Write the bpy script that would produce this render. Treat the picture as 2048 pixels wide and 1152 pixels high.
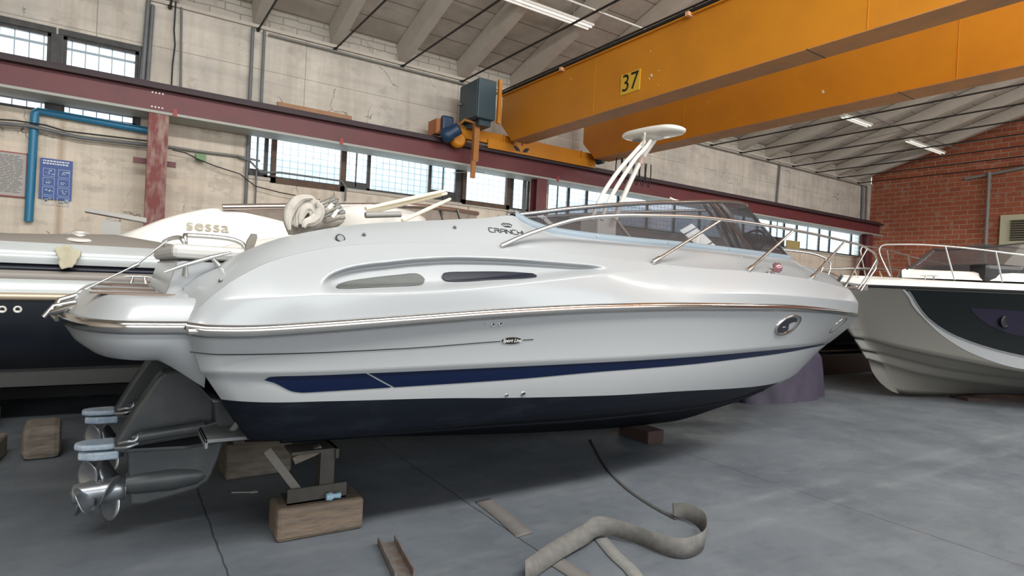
import bpy, math, random
import numpy as np
from mathutils import Vector, Matrix

random.seed(7)
for o in list(bpy.data.objects):
    bpy.data.objects.remove(o)
SC = bpy.context.scene
COL = SC.collection
PI = math.pi

# ---------------------------------------------------------------- camera
H = 1.65
YAW, PIT, ROL, F = math.radians(33.3457), math.radians(-0.4923), math.radians(2.8855), 1207.84
fw = Vector((math.sin(YAW)*math.cos(PIT), math.cos(YAW)*math.cos(PIT), math.sin(PIT)))
r0 = Vector((math.cos(YAW), -math.sin(YAW), 0))
u0 = r0.cross(fw)
cr = r0*math.cos(ROL) + u0*math.sin(ROL)
cu = -r0*math.sin(ROL) + u0*math.cos(ROL)
CAM = Vector((0, 0, H))
cam_d = bpy.data.cameras.new('camera')
cam_d.sensor_width = 36
cam_d.lens = F/2048*36
cam_d.clip_end = 300
cam = bpy.data.objects.new('camera', cam_d)
COL.objects.link(cam)
cam.matrix_world = Matrix(((cr.x, cu.x, -fw.x, 0), (cr.y, cu.y, -fw.y, 0), (cr.z, cu.z, -fw.z, H), (0, 0, 0, 1)))
SC.camera = cam

# ---------------------------------------------------------------- world, daylight, exposure
W = bpy.data.worlds.new('daylight')
SC.world = W
W.use_nodes = True
wn = W.node_tree.nodes
bg = wn['Background']
bg.inputs['Color'].default_value = (0.86, 0.94, 1.0, 1)
bg.inputs['Strength'].default_value = 2.0
SC.view_settings.view_transform = 'Standard'
SC.view_settings.look = 'None'
SC.view_settings.gamma = 1
SC.view_settings.exposure = 0.0
SC.view_settings.use_curve_mapping = False

def area(name, loc, size, power, color, rot):
    l = bpy.data.lights.new(name, 'AREA')
    l.shape = 'RECTANGLE'
    l.size, l.size_y = size
    l.energy = power
    l.color = color
    o = bpy.data.objects.new(name, l)
    COL.objects.link(o)
    o.location = loc
    o.rotation_euler = rot
    o['kind'] = 'helper'
    return o
# daylight through the roof glazing on the near slope and fill from an unseen added opening, set high behind the camera
area('roof_daylight', (8, -1.7, 7.9), (26, 1.2), 2900, (1.0, 0.975, 0.93), (math.radians(16), 0, 0))
area('front_fill_daylight', (4, -7.7, 4.1), (22, 3.6), 900, (0.90, 0.955, 1.0), (math.radians(90), 0, 0))
# daylight through the high windows of the far wall, from outside
area('window_daylight', (6, 13.0, 4.4), (34, 1.6), 500, (0.95, 0.98, 1.0), (math.radians(-75), 0, 0))

# ---------------------------------------------------------------- helpers
def at(px, py, Y):
    d = cr*((px-1024)/F) - cu*((py-576)/F) + fw
    return CAM + d*(Y/d.y)
def atX(px, py, X):
    d = cr*((px-1024)/F) - cu*((py-576)/F) + fw
    return CAM + d*(X/d.x)
def atZ(px, py, Z):
    d = cr*((px-1024)/F) - cu*((py-576)/F) + fw
    return CAM + d*((Z-H)/d.z)

MATS = {}
def mat(name, col, rough=.5, metal=0, noise=None, bump=0, coat=0, spec=.5, alpha=1, trans=0, bscale=None):
    """noise = (scale, strength, colour2, (sx, sy, sz))"""
    if name in MATS:
        return MATS[name]
    m = bpy.data.materials.new(name)
    m.use_nodes = True
    nt = m.node_tree
    b = nt.nodes['Principled BSDF']
    b.inputs['Base Color'].default_value = (*col, 1)
    b.inputs['Roughness'].default_value = rough
    b.inputs['Metallic'].default_value = metal
    b.inputs['Coat Weight'].default_value = coat
    b.inputs['Coat Roughness'].default_value = .12
    b.inputs['Specular IOR Level'].default_value = spec
    b.inputs['Alpha'].default_value = alpha
    b.inputs['Transmission Weight'].default_value = trans
    tc = nt.nodes.new('ShaderNodeTexCoord')
    nz = nt.nodes.new('ShaderNodeTexNoise')
    mp = nt.nodes.new('ShaderNodeMapping')
    nt.links.new(tc.outputs['Object'], mp.inputs[0])
    nt.links.new(mp.outputs[0], nz.inputs['Vector'])
    if noise is None:
        noise = (6, .12, tuple(c*.82 for c in col), (1, 1, 1))
    mp.inputs['Scale'].default_value = noise[3] if len(noise) > 3 else (1, 1, 1)
    nz.inputs['Scale'].default_value = noise[0]
    nz.inputs['Detail'].default_value = 6
    nz.inputs['Roughness'].default_value = .62
    rp = nt.nodes.new('ShaderNodeValToRGB')
    rp.color_ramp.elements[0].position = .42
    rp.color_ramp.elements[1].position = .68
    rp.color_ramp.elements[0].color = (0, 0, 0, 1)
    rp.color_ramp.elements[1].color = (noise[1],)*3 + (1,)
    nt.links.new(nz.outputs[0], rp.inputs[0])
    mx = nt.nodes.new('ShaderNodeMix')
    mx.data_type = 'RGBA'
    mx.inputs[6].default_value = (*col, 1)
    mx.inputs[7].default_value = (*noise[2], 1)
    nt.links.new(rp.outputs[0], mx.inputs[0])
    nt.links.new(mx.outputs[2], b.inputs['Base Color'])
    if bump:
        bp = nt.nodes.new('ShaderNodeBump')
        bp.inputs['Strength'].default_value = bump
        bp.inputs['Distance'].default_value = .02
        nt.links.new(nz.outputs[0], bp.inputs['Height'])
        nt.links.new(bp.outputs[0], b.inputs['Normal'])
    MATS[name] = m
    m['mix'] = mx.name
    return m

def node(nt, t, **kw):
    n = nt.nodes.new(t)
    for k, v in kw.items():
        setattr(n, k, v)
    return n
def math_(nt, op, a, b=None, c=None, clamp=False):
    n = nt.nodes.new('ShaderNodeMath')
    n.operation = op
    n.use_clamp = clamp
    for i, v in enumerate((a, b, c)):
        if v is None:
            continue
        if isinstance(v, (int, float)):
            n.inputs[i].default_value = v
        else:
            nt.links.new(v, n.inputs[i])
    return n.outputs[0]
def mixc(nt, f, a, b):
    n = nt.nodes.new('ShaderNodeMix')
    n.data_type = 'RGBA'
    for i, v in ((0, f), (6, a), (7, b)):
        if isinstance(v, (int, float)):
            n.inputs[i].default_value = v
        elif isinstance(v, tuple):
            n.inputs[i].default_value = (*v, 1)
        else:
            nt.links.new(v, n.inputs[i])
    return n.outputs[2]
def noise_(nt, vec, scale, detail=5, sc=(1, 1, 1), lo=.4, hi=.65):
    mp = nt.nodes.new('ShaderNodeMapping')
    mp.inputs['Scale'].default_value = sc
    nt.links.new(vec, mp.inputs[0])
    n = nt.nodes.new('ShaderNodeTexNoise')
    n.inputs['Scale'].default_value = scale
    n.inputs['Detail'].default_value = detail
    n.inputs['Roughness'].default_value = .65
    nt.links.new(mp.outputs[0], n.inputs['Vector'])
    mr = nt.nodes.new('ShaderNodeMapRange')
    mr.inputs['From Min'].default_value = lo
    mr.inputs['From Max'].default_value = hi
    nt.links.new(n.outputs[0], mr.inputs['Value'])
    return mr.outputs[0]

class MB:
    def __init__(s):
        s.v, s.f, s.m, s.sm = [], [], [], []
    def add(s, vs, fs, mi=0, smooth=False):
        n = len(s.v)
        s.v += [tuple(v) for v in vs]
        s.f += [tuple(i+n for i in f) for f in fs]
        s.m += [mi]*len(fs)
        s.sm += [smooth]*len(fs)
        return s
    def box(s, a, b, mi=0):
        x0, y0, z0 = (min(a[i], b[i]) for i in range(3))
        x1, y1, z1 = (max(a[i], b[i]) for i in range(3))
        return s.add([(x0, y0, z0), (x1, y0, z0), (x1, y1, z0), (x0, y1, z0), (x0, y0, z1), (x1, y0, z1), (x1, y1, z1), (x0, y1, z1)],
                     [(0, 3, 2, 1), (4, 5, 6, 7), (0, 1, 5, 4), (1, 2, 6, 5), (2, 3, 7, 6), (3, 0, 4, 7)], mi)
    def obox(s, c, ax, ay, az, mi=0):
        c, ax, ay, az = map(Vector, (c, ax, ay, az))
        vs = [c + ax*i + ay*j + az*k for k in (-1, 1) for (i, j) in ((-1, -1), (1, -1), (1, 1), (-1, 1))]
        fs = [(0, 3, 2, 1), (4, 5, 6, 7), (0, 1, 5, 4), (1, 2, 6, 5), (2, 3, 7, 6), (3, 0, 4, 7)]
        if ax.cross(ay).dot(az) < 0:
            fs = [f[::-1] for f in fs]
        return s.add(vs, fs, mi)
    def bar(s, a, b, w, h, up=(0, 0, 1), mi=0):
        a, b = Vector(a), Vector(b)
        d = (b-a).normalized()
        side = d.cross(Vector(up))
        if side.length < 1e-4:
            side = d.cross(Vector((1, 0, 0)))
        side.normalize()
        upv = side.cross(d)
        return s.obox((a+b)/2, d*((b-a).length/2), side*(w/2), upv*(h/2), mi)
    def tube(s, pts, r, n=8, cap=True, mi=0, smooth=True):
        pts = [Vector(p) for p in pts]
        rs = r if isinstance(r, (list, tuple)) else [r]*len(pts)
        ref = None
        rings = []
        for i, p in enumerate(pts):
            if i == 0:
                d = pts[1]-p
            elif i == len(pts)-1:
                d = p-pts[-2]
            else:
                d = (pts[i+1]-p).normalized() + (p-pts[i-1]).normalized()
            d.normalize()
            if ref is None:
                ref = d.cross(Vector((0, 0, 1)))
                if ref.length < .05:
                    ref = d.cross(Vector((1, 0, 0)))
            else:
                ref = ref - d*ref.dot(d)
            ref.normalize()
            w = d.cross(ref)
            rings.append([p + (ref*math.cos(2*PI*k/n) + w*math.sin(2*PI*k/n))*rs[i] for k in range(n)])
        vs = [v for rg in rings for v in rg]
        fs = [(i*n+k, (i+1)*n+k, (i+1)*n+(k+1) % n, i*n+(k+1) % n) for i in range(len(pts)-1) for k in range(n)]
        fs = [f[::-1] for f in fs]
        s.add(vs, fs, mi, smooth)
        if cap:
            s.add(rings[0], [tuple(range(n))], mi)
            s.add(rings[-1], [tuple(range(n))[::-1]], mi)
        return s
    def lathe(s, c, axis, prof, n=20, mi=0, smooth=True):
        """prof = [(distance along axis, radius)]"""
        c, axis = Vector(c), Vector(axis).normalized()
        u = axis.cross(Vector((0, 0, 1)))
        if u.length < .05:
            u = axis.cross(Vector((1, 0, 0)))
        u.normalize()
        w = axis.cross(u)
        vs = [c + axis*t + (u*math.cos(2*PI*k/n) + w*math.sin(2*PI*k/n))*r for t, r in prof for k in range(n)]
        m = len(prof)
        fs = [(i*n+k, i*n+(k+1) % n, (i+1)*n+(k+1) % n, (i+1)*n+k) for i in range(m-1) for k in range(n)]
        s.add(vs, fs, mi, smooth)
        s.add(vs[:n], [tuple(range(n))[::-1]], mi)
        s.add(vs[-n:], [tuple(range(n))], mi)
        return s
    def loft(s, rows, mi=0, smooth=True, closed=False, flip=False):
        n = len(rows[0])
        vs = [v for r in rows for v in r]
        fs = []
        for i in range(len(rows)-1):
            for k in range(n if closed else n-1):
                q = (i*n+k, i*n+(k+1) % n, (i+1)*n+(k+1) % n, (i+1)*n+k)
                fs.append(q[::-1] if flip else q)
        return s.add(vs, fs, mi, smooth)
    def prism(s, poly, ext, mi=0):
        """poly: 3D points, extruded by ext both ways halves"""
        e = Vector(ext)
        n = len(poly)
        vs = [Vector(p)-e/2 for p in poly] + [Vector(p)+e/2 for p in poly]
        fs = [tuple(range(n))[::-1], tuple(range(n, 2*n))] + [(i, (i+1) % n, n+(i+1) % n, n+i) for i in range(n)]
        return s.add(vs, fs, mi)
    def build(s, name, mats, parent=None, bevel=0, solid=0, subd=0, weld=False, autos=None):
        me = bpy.data.meshes.new(name)
        me.from_pydata(s.v, [], s.f)
        me.validate()
        if not isinstance(mats, (list, tuple)):
            mats = [mats]
        for m in mats:
            me.materials.append(m)
        if len(me.polygons) == len(s.f):
            me.polygons.foreach_set('material_index', s.m)
            me.polygons.foreach_set('use_smooth', s.sm)
        me.update()
        o = bpy.data.objects.new(name, me)
        COL.objects.link(o)
        if parent:
            o.parent = parent
        if weld:
            w = o.modifiers.new('weld', 'WELD')
            w.merge_threshold = 1e-4
        if bevel:
            b = o.modifiers.new('bevel', 'BEVEL')
            b.width = bevel
            b.segments = 2
            b.limit_method = 'ANGLE'
            b.angle_limit = .7
        if solid:
            q = o.modifiers.new('solid', 'SOLIDIFY')
            q.thickness = solid
            q.offset = 0
        if subd:
            q = o.modifiers.new('sub', 'SUBSURF')
            q.levels = q.render_levels = subd
        return o

def tag(o, label, cat, group=None, kind=None):
    o['label'] = label
    o['category'] = cat
    if group:
        o['group'] = group
    if kind:
        o['kind'] = kind
    return o
def empty(name, loc, label, cat, group=None, rz=0):
    o = bpy.data.objects.new(name, None)
    COL.objects.link(o)
    o.location = loc
    o.rotation_euler = (0, 0, rz)
    o.empty_display_size = .2
    return tag(o, label, cat, group)
def struct(o):
    o['kind'] = 'structure'
    return o
def text(name, body, origin, xdir, up, size, m, parent=None, extrude=.001, shear=0, sx=1):
    c = bpy.data.curves.new(name, 'FONT')
    c.body = body
    c.size = size
    c.extrude = extrude
    c.shear = shear
    c.align_x = 'CENTER'
    c.align_y = 'CENTER'
    c.materials.append(m)
    o = bpy.data.objects.new(name, c)
    COL.objects.link(o)
    x = Vector(xdir).normalized()
    z = x.cross(Vector(up)).normalized()
    y = z.cross(x)
    M = Matrix(((x.x*sx, y.x, z.x, origin[0]), (x.y*sx, y.y, z.y, origin[1]), (x.z*sx, y.z, z.z, origin[2]), (0, 0, 0, 1)))
    o.matrix_world = M
    me = bpy.data.meshes.new_from_object(o)
    bpy.data.objects.remove(o)
    o = bpy.data.objects.new(name, me)
    COL.objects.link(o)
    if parent:
        o.parent = parent
    o.matrix_local = M
    return o

def interp(tab):
    """smooth curve through (x, y) pairs (monotone cubic)"""
    X = np.array([t[0] for t in tab], float)
    Y = np.array([t[1] for t in tab], float)
    h = np.diff(X)
    dl = np.diff(Y)/h
    m = np.zeros(len(X))
    m[0], m[-1] = dl[0], dl[-1]
    for i in range(1, len(X)-1):
        if dl[i-1]*dl[i] > 0:
            w1, w2 = 2*h[i]+h[i-1], h[i]+2*h[i-1]
            m[i] = (w1+w2)/(w1/dl[i-1]+w2/dl[i])
    def g(x):
        x = min(max(x, X[0]), X[-1])
        i = min(int(np.searchsorted(X, x, side='right'))-1, len(X)-2)
        i = max(i, 0)
        t = (x-X[i])/h[i]
        return float((1+2*t)*(1-t)**2*Y[i] + t*(1-t)**2*h[i]*m[i] + t*t*(3-2*t)*Y[i+1] + t*t*(t-1)*h[i]*m[i+1])
    return g
def smooth_path(pts, n=8):
    """Catmull-Rom through points"""
    P = [Vector(p) for p in pts]
    out = []
    for i in range(len(P)-1):
        a = P[i-1] if i else P[0]*2-P[1]
        b, c = P[i], P[i+1]
        d = P[i+2] if i+2 < len(P) else P[-1]*2-P[-2]
        for k in range(n):
            t = k/n
            out.append(.5*((2*b) + (c-a)*t + (2*a-5*b+4*c-d)*t*t + (3*b-a-3*c+d)*t**3))
    out.append(P[-1])
    return out
def clamp(x, a=0., b=1.):
    return min(max(x, a), b)
def sstep(x):
    x = clamp(x)
    return x*x*(3-2*x)

# ---------------------------------------------------------------- materials
M_gel = mat('white_gelcoat', (.30, .314, .322), .3, coat=.25, noise=(2.2, .25, (.29, .302, .31)))
M_gelw = mat('warm_gelcoat', (.66, .64, .59), .3, coat=.4)
M_chrome = mat('chrome', (.50, .49, .475), .17, 1, noise=(9, .3, (.6, .6, .6)))
M_steel = mat('brushed_steel', (.62, .62, .60), .28, 1)
M_navy = mat('navy_stripe', (.0015, .006, .027), .35, spec=.2)
M_black = mat('black_rubber', (.012, .012, .013), .55)
M_darkwin = mat('dark_porthole_glass', (.010, .012, .020), .3, spec=.3)
M_greywin = mat('grey_vent_insert', (.075, .08, .075), .6, noise=(40, .6, (.05, .055, .05), (.2, 1, 3)))
M_teak = mat('weathered_teak', (.17, .125, .10), .6, noise=(12, .5, (.15, .09, .06), (.4, 8, 1)))
M_drive = mat('drive_grey_paint', (.034, .039, .042), .42, noise=(5, .7, (.065, .068, .068)))
M_prop = mat('propeller_steel', (.34, .36, .38), .32, .85, noise=(7, .5, (.22, .23, .25)))
M_anode = mat('anode_blue_grey', (.22, .29, .38), .45, noise=(14, .8, (.42, .46, .48)))
M_orange = mat('orange_crane_paint', (.62, .235, .012), .42, noise=(1.3, .35, (.42, .15, .015)))
M_orange2 = mat('orange_crane_underside_duller', (.50, .22, .07), .6, noise=(3, .6, (.30, .16, .08)))  # duller, browner orange for the girder undersides
M_maroon = mat('maroon_steel_paint', (.155, .036, .040), .5, noise=(3, .5, (.10, .03, .035)))
M_flange = mat('greenish_grey_flange', (.42, .43, .39), .6)
M_rust = mat('dark_oxide_flange', (.045, .025, .03), .6)
M_concrete = mat('rafter_concrete', (.53, .48, .415), .85, noise=(4, .5, (.44, .40, .35)), bump=.1)
M_steelgrey = mat('galvanised_grey', (.16, .17, .175), .5, noise=(6, .4, (.09, .09, .09)))
M_pipe = mat('grey_conduit', (.23, .225, .21), .55)
M_blackrod = mat('black_tie_rod', (.015, .013, .012), .6)
M_blue = mat('blue_pipe_paint', (.025, .20, .36), .4)
M_motor = mat('blue_motor_paint', (.012, .042, .10), .45, noise=(8, .4, (.01, .03, .06)))
M_cab = mat('blue_green_cabinet', (.030, .062, .080), .4)
M_wood = mat('old_timber', (.115, .085, .06), .85, noise=(5, .9, (.07, .055, .045), (1.2, 6, 6)), bump=.5)
M_woodg = mat('grey_timber', (.15, .125, .10), .9, noise=(6, .9, (.07, .06, .05), (1, 5, 5)), bump=.4)
M_brown = mat('brown_window_wood', (.12, .07, .045), .7, noise=(6, .7, (.05, .035, .025)))
M_frame = mat('dark_window_frame', (.045, .045, .045), .6, noise=(8, .6, (.09, .085, .075)))
M_canvas = mat('beige_canvas', (.42, .39, .345), .9, noise=(14, .5, (.30, .275, .24)), bump=.6)
M_cushion = mat('cream_vinyl', (.42, .41, .39), .45)
M_purple = mat('purple_tarp', (.042, .033, .058), .7, noise=(5, .6, (.025, .02, .035)), bump=.2)
M_strap = mat('grey_webbing', (.085, .083, .077), .8, noise=(20, .6, (.14, .13, .12)), bump=.2)
M_taupe = mat('taupe_gelcoat', (.135, .13, .113), .45, coat=.1, noise=(2, .3, (.12, .115, .10)))
M_dkblue = mat('near_black_blue_hull', (.010, .013, .020), .3, coat=.3)
M_silver = mat('silver_grey_hull', (.50, .53, .53), .22, .15, noise=(1.6, .6, (.62, .65, .64), (.5, 1, 2)))
M_taupe2 = mat('taupe_deck_edge', (.25, .225, .20), .4)
M_gold = mat('pale_bronze_rubbing_strake', (.50, .42, .31), .35, .4)
M_white = mat('bright_white_gelcoat', (.86, .84, .78), .35, coat=.3)
M_ledge = mat('dusty_black_bracket', (.05, .05, .045), .7)
M_label = mat('black_paint', (.008, .008, .008), .5)
M_red = mat('red_paint', (.33, .04, .035), .5)
M_tube = mat('white_lamp_enamel', (.75, .73, .68), .35)
M_foam = mat('dried_filler_foam', (.55, .51, .38), .8, noise=(9, .7, (.42, .38, .26)), bump=.3)

def glass(name, tint, opac, rough=.02):
    m = bpy.data.materials.new(name)
    m.use_nodes = True
    nt = m.node_tree
    nt.nodes.clear()
    out = node(nt, 'ShaderNodeOutputMaterial')
    tr = node(nt, 'ShaderNodeBsdfTransparent')
    tr.inputs[0].default_value = (*tint, 1)
    pb = node(nt, 'ShaderNodeBsdfPrincipled')
    pb.inputs['Base Color'].default_value = tuple(c*.25 for c in tint)+(1,)
    pb.inputs['Roughness'].default_value = rough
    pb.inputs['Specular IOR Level'].default_value = .25
    nz = node(nt, 'ShaderNodeTexNoise')
    nz.inputs['Scale'].default_value = 2.5
    mr = node(nt, 'ShaderNodeMapRange')
    mr.inputs['To Min'].default_value = opac*.85
    mr.inputs['To Max'].default_value = opac*1.15
    nt.links.new(nz.outputs[0], mr.inputs[0])
    mx = node(nt, 'ShaderNodeMixShader')
    nt.links.new(mr.outputs[0], mx.inputs[0])
    nt.links.new(tr.outputs[0], mx.inputs[1])
    nt.links.new(pb.outputs[0], mx.inputs[2])
    nt.links.new(mx.outputs[0], out.inputs[0])
    return m
M_smoke = glass('smoked_windshield', (.42, .41, .43), .30)
M_tint2 = glass('tinted_pane', (.62, .58, .58), .22)

def pane_mat(name, grid, gx, gz, haze=.25):
    m = bpy.data.materials.new(name)
    m.use_nodes = True
    nt = m.node_tree
    nt.nodes.clear()
    out = node(nt, 'ShaderNodeOutputMaterial')
    tc = node(nt, 'ShaderNodeTexCoord')
    sp = node(nt, 'ShaderNodeSeparateXYZ')
    nt.links.new(tc.outputs['Object'], sp.inputs[0])
    fx = math_(nt, 'LESS_THAN', math_(nt, 'FRACT', math_(nt, 'MULTIPLY', sp.outputs[0], gx)), .09)
    fz = math_(nt, 'LESS_THAN', math_(nt, 'FRACT', math_(nt, 'MULTIPLY', sp.outputs[2], gz)), .09)
    g = math_(nt, 'MULTIPLY', math_(nt, 'MAXIMUM', fx, fz), grid)
    dirt = noise_(nt, tc.outputs['Object'], 3.5, 5, (1, 1, 1), .45, .8)
    f = math_(nt, 'ADD', math_(nt, 'MULTIPLY', dirt, .25), haze)
    tr = node(nt, 'ShaderNodeBsdfTransparent')
    tl = node(nt, 'ShaderNodeBsdfTranslucent')
    tl.inputs[0].default_value = (.50, .62, .68, 1)
    mx = node(nt, 'ShaderNodeMixShader')
    nt.links.new(f, mx.inputs[0])
    nt.links.new(tr.outputs[0], mx.inputs[1])
    nt.links.new(tl.outputs[0], mx.inputs[2])
    df = node(nt, 'ShaderNodeBsdfDiffuse')
    df.inputs[0].default_value = (.42, .50, .55, 1)
    m2 = node(nt, 'ShaderNodeMixShader')
    nt.links.new(g, m2.inputs[0])
    nt.links.new(mx.outputs[0], m2.inputs[1])
    nt.links.new(df.outputs[0], m2.inputs[2])
    nt.links.new(m2.outputs[0], out.inputs[0])
    return m
M_pane = pane_mat('wired_window_glass', .5, 7, 8)
M_pane2 = pane_mat('barred_window_glass', .9, 5.6, 2.2, .15)

# plaster of the long wall
M_plaster = bpy.data.materials.new('stained_plaster')
M_plaster.use_nodes = True
nt = M_plaster.node_tree
pb = nt.nodes['Principled BSDF']
pb.inputs['Roughness'].default_value = .9
tc = node(nt, 'ShaderNodeTexCoord')
ob = tc.outputs['Object']
sp = node(nt, 'ShaderNodeSeparateXYZ')
nt.links.new(ob, sp.inputs[0])
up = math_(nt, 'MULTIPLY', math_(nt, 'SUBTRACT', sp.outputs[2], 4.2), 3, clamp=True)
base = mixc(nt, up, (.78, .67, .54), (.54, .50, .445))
base = mixc(nt, math_(nt, 'MULTIPLY', noise_(nt, ob, 1.1, 8, (1, 1, 1), .38, .68), .55), base, (.86, .79, .68))
base = mixc(nt, math_(nt, 'MULTIPLY', noise_(nt, ob, 3, 6, (1.8, 1, .10), .46, .70), .42), base, (.42, .33, .24))
base = mixc(nt, math_(nt, 'MULTIPLY', noise_(nt, ob, 2.2, 10, (1, 1, 1.6), .56, .62), .28), base, (.30, .26, .22))
bandm = math_(nt, 'MULTIPLY', noise_(nt, ob, 1.3, 4, (.12, 1, 2.4), .45, .7), .35)
base = mixc(nt, bandm, base, (.28, .26, .24))
# a brown run-off stain below the upper window
stx = math_(nt, 'SUBTRACT', 1.0, math_(nt, 'MULTIPLY', math_(nt, 'ABSOLUTE', math_(nt, 'ADD', sp.outputs[0], .78)), 14), clamp=True)
stz = math_(nt, 'MULTIPLY', math_(nt, 'SUBTRACT', 4.0, sp.outputs[2]), 4, clamp=True)
base = mixc(nt, math_(nt, 'MULTIPLY', math_(nt, 'MULTIPLY', stx, stz), .5), base, (.36, .20, .10))
# panel joints above the crane rail
jz = math_(nt, 'LESS_THAN', math_(nt, 'ABSOLUTE', math_(nt, 'SUBTRACT', sp.outputs[2], 5.35)), .006)
jx = math_(nt, 'LESS_THAN', math_(nt, 'ABSOLUTE', math_(nt, 'SUBTRACT', math_(nt, 'FRACT', math_(nt, 'DIVIDE', math_(nt, 'SUBTRACT', sp.outputs[0], 2.9), 3.3)), .0)), .004)
j = math_(nt, 'MULTIPLY', math_(nt, 'MAXIMUM', jz, jx), math_(nt, 'GREATER_THAN', sp.outputs[2], 4.5))
base = mixc(nt, math_(nt, 'MULTIPLY', j, .55), base, (.10, .09, .08))
# cracks
vo = node(nt, 'ShaderNodeTexVoronoi', feature='DISTANCE_TO_EDGE')
vo.inputs['Scale'].default_value = .9
wv = node(nt, 'ShaderNodeTexNoise')
wv.inputs['Scale'].default_value = 3
wv.inputs['Detail'].default_value = 6
nt.links.new(ob, wv.inputs['Vector'])
va = node(nt, 'ShaderNodeVectorMath', operation='MULTIPLY_ADD')
va.inputs[1].default_value = (.5, .5, .5)
nt.links.new(wv.outputs['Color'], va.inputs[0])
nt.links.new(ob, va.inputs[2])
nt.links.new(va.outputs[0], vo.inputs['Vector'])
ck = math_(nt, 'MULTIPLY', math_(nt, 'LESS_THAN', vo.outputs['Distance'], .006), noise_(nt, ob, .8, 3, (1, 1, 1), .57, .60))
base = mixc(nt, math_(nt, 'MULTIPLY', ck, .7), base, (.10, .08, .07))
nt.links.new(base, pb.inputs['Base Color'])
bp = node(nt, 'ShaderNodeBump')
bp.inputs['Strength'].default_value = .35
bp.inputs['Distance'].default_value = .02
nt.links.new(noise_(nt, ob, 6, 8), bp.inputs['Height'])
nt.links.new(bp.outputs[0], pb.inputs['Normal'])

def brick_mat(name, c1, c2, mortar, bw, bh, swz, msize=.012, bump=.5):
    m = bpy.data.materials.new(name)
    m.use_nodes = True
    nt = m.node_tree
    pb = nt.nodes['Principled BSDF']
    pb.inputs['Roughness'].default_value = .9
    tc = node(nt, 'ShaderNodeTexCoord')
    sp = node(nt, 'ShaderNodeSeparateXYZ')
    nt.links.new(tc.outputs['Object'], sp.inputs[0])
    cb = node(nt, 'ShaderNodeCombineXYZ')
    nt.links.new(sp.outputs[swz], cb.inputs[0])
    nt.links.new(sp.outputs[2], cb.inputs[1])
    br = node(nt, 'ShaderNodeTexBrick')
    br.inputs['Scale'].default_value = 1
    br.inputs['Brick Width'].default_value = bw
    br.inputs['Row Height'].default_value = bh
    br.inputs['Mortar Size'].default_value = msize
    br.inputs['Mortar Smooth'].default_value = .4
    br.inputs['Color1'].default_value = (*c1, 1)
    br.inputs['Color2'].default_value = (*c2, 1)
    br.inputs['Mortar'].default_value = (*mortar, 1)
    wv = node(nt, 'ShaderNodeTexNoise')
    wv.inputs['Scale'].default_value = 4
    nt.links.new(cb.outputs[0], wv.inputs['Vector'])
    va = node(nt, 'ShaderNodeVectorMath', operation='MULTIPLY_ADD')
    va.inputs[1].default_value = (.05, .05, 0)
    nt.links.new(wv.outputs['Color'], va.inputs[0])
    nt.links.new(cb.outputs[0], va.inputs[2])
    nt.links.new(va.outputs[0], br.inputs['Vector'])
    c = mixc(nt, math_(nt, 'MULTIPLY', noise_(nt, tc.outputs['Object'], .7, 6), .45), br.outputs['Color'], tuple(x*.55 for x in c1))
    c = mixc(nt, math_(nt, 'MULTIPLY', noise_(nt, tc.outputs['Object'], 2.5, 8, (1, 1, 1), .58, .66), .45), c, mortar)
    nt.links.new(c, pb.inputs['Base Color'])
    bp = node(nt, 'ShaderNodeBump')
    bp.inputs['Strength'].default_value = bump
    bp.inputs['Distance'].default_value = .02
    bp.invert = True
    nt.links.new(br.outputs['Fac'], bp.inputs['Height'])
    nt.links.new(bp.outputs[0], pb.inputs['Normal'])
    return m
M_brick = brick_mat('red_brickwork', (.40, .115, .055), (.30, .08, .038), (.38, .27, .20), .42, .165, 1, .016)
M_block = brick_mat('whitewashed_blocks', (.52, .48, .42), (.47, .43, .37), (.26, .23, .20), .5, .14, 0, .01)

# floor
M_floor = bpy.data.materials.new('worn_grey_floor')
M_floor.use_nodes = True
nt = M_floor.node_tree
pb = nt.nodes['Principled BSDF']
tc = node(nt, 'ShaderNodeTexCoord')
ob = tc.outputs['Object']
sp = node(nt, 'ShaderNodeSeparateXYZ')
nt.links.new(ob, sp.inputs[0])
c = mixc(nt, noise_(nt, ob, .55, 8, (1, 1, 1), .35, .7), (.072, .084, .098), (.125, .138, .152))
c = mixc(nt, math_(nt, 'MULTIPLY', noise_(nt, ob, 2.2, 8, (.5, 1.3, 1), .5, .75), .45), c, (.165, .175, .18))
c = mixc(nt, math_(nt, 'MULTIPLY', noise_(nt, ob, 7, 8, (.6, 1.5, 1), .56, .7), .35), c, (.05, .055, .06))
sx = math_(nt, 'MULTIPLY', math_(nt, 'SUBTRACT', 1.0, math_(nt, 'MULTIPLY', math_(nt, 'ABSOLUTE', math_(nt, 'SUBTRACT', math_(nt, 'ABSOLUTE', math_(nt, 'SUBTRACT', sp.outputs[1], 2.78)), .16)), 12), clamp=True),
           math_(nt, 'MULTIPLY', math_(nt, 'SUBTRACT', sp.outputs[0], 2.4), .5, clamp=True))
sx = math_(nt, 'MULTIPLY', sx, noise_(nt, ob, 1.6, 6, (1, 2, 1), .40, .62))
c = mixc(nt, math_(nt, 'MULTIPLY', sx, .30), c, (.22, .225, .22))
for X in (.57, 2.25, 4.93, 8.6, -2.4):
    w = noise_(nt, ob, 5, 4, (1, 1, 1), 0, 1)
    off = math_(nt, 'MULTIPLY', math_(nt, 'SUBTRACT', w, .5), .03)
    dl = math_(nt, 'ABSOLUTE', math_(nt, 'SUBTRACT', math_(nt, 'ADD', sp.outputs[0], off), X))
    c = mixc(nt, math_(nt, 'MULTIPLY', math_(nt, 'LESS_THAN', dl, .006), .75 if X < 3 else .6), c, (.02, .02, .02))
nt.links.new(c, pb.inputs['Base Color'])
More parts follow.
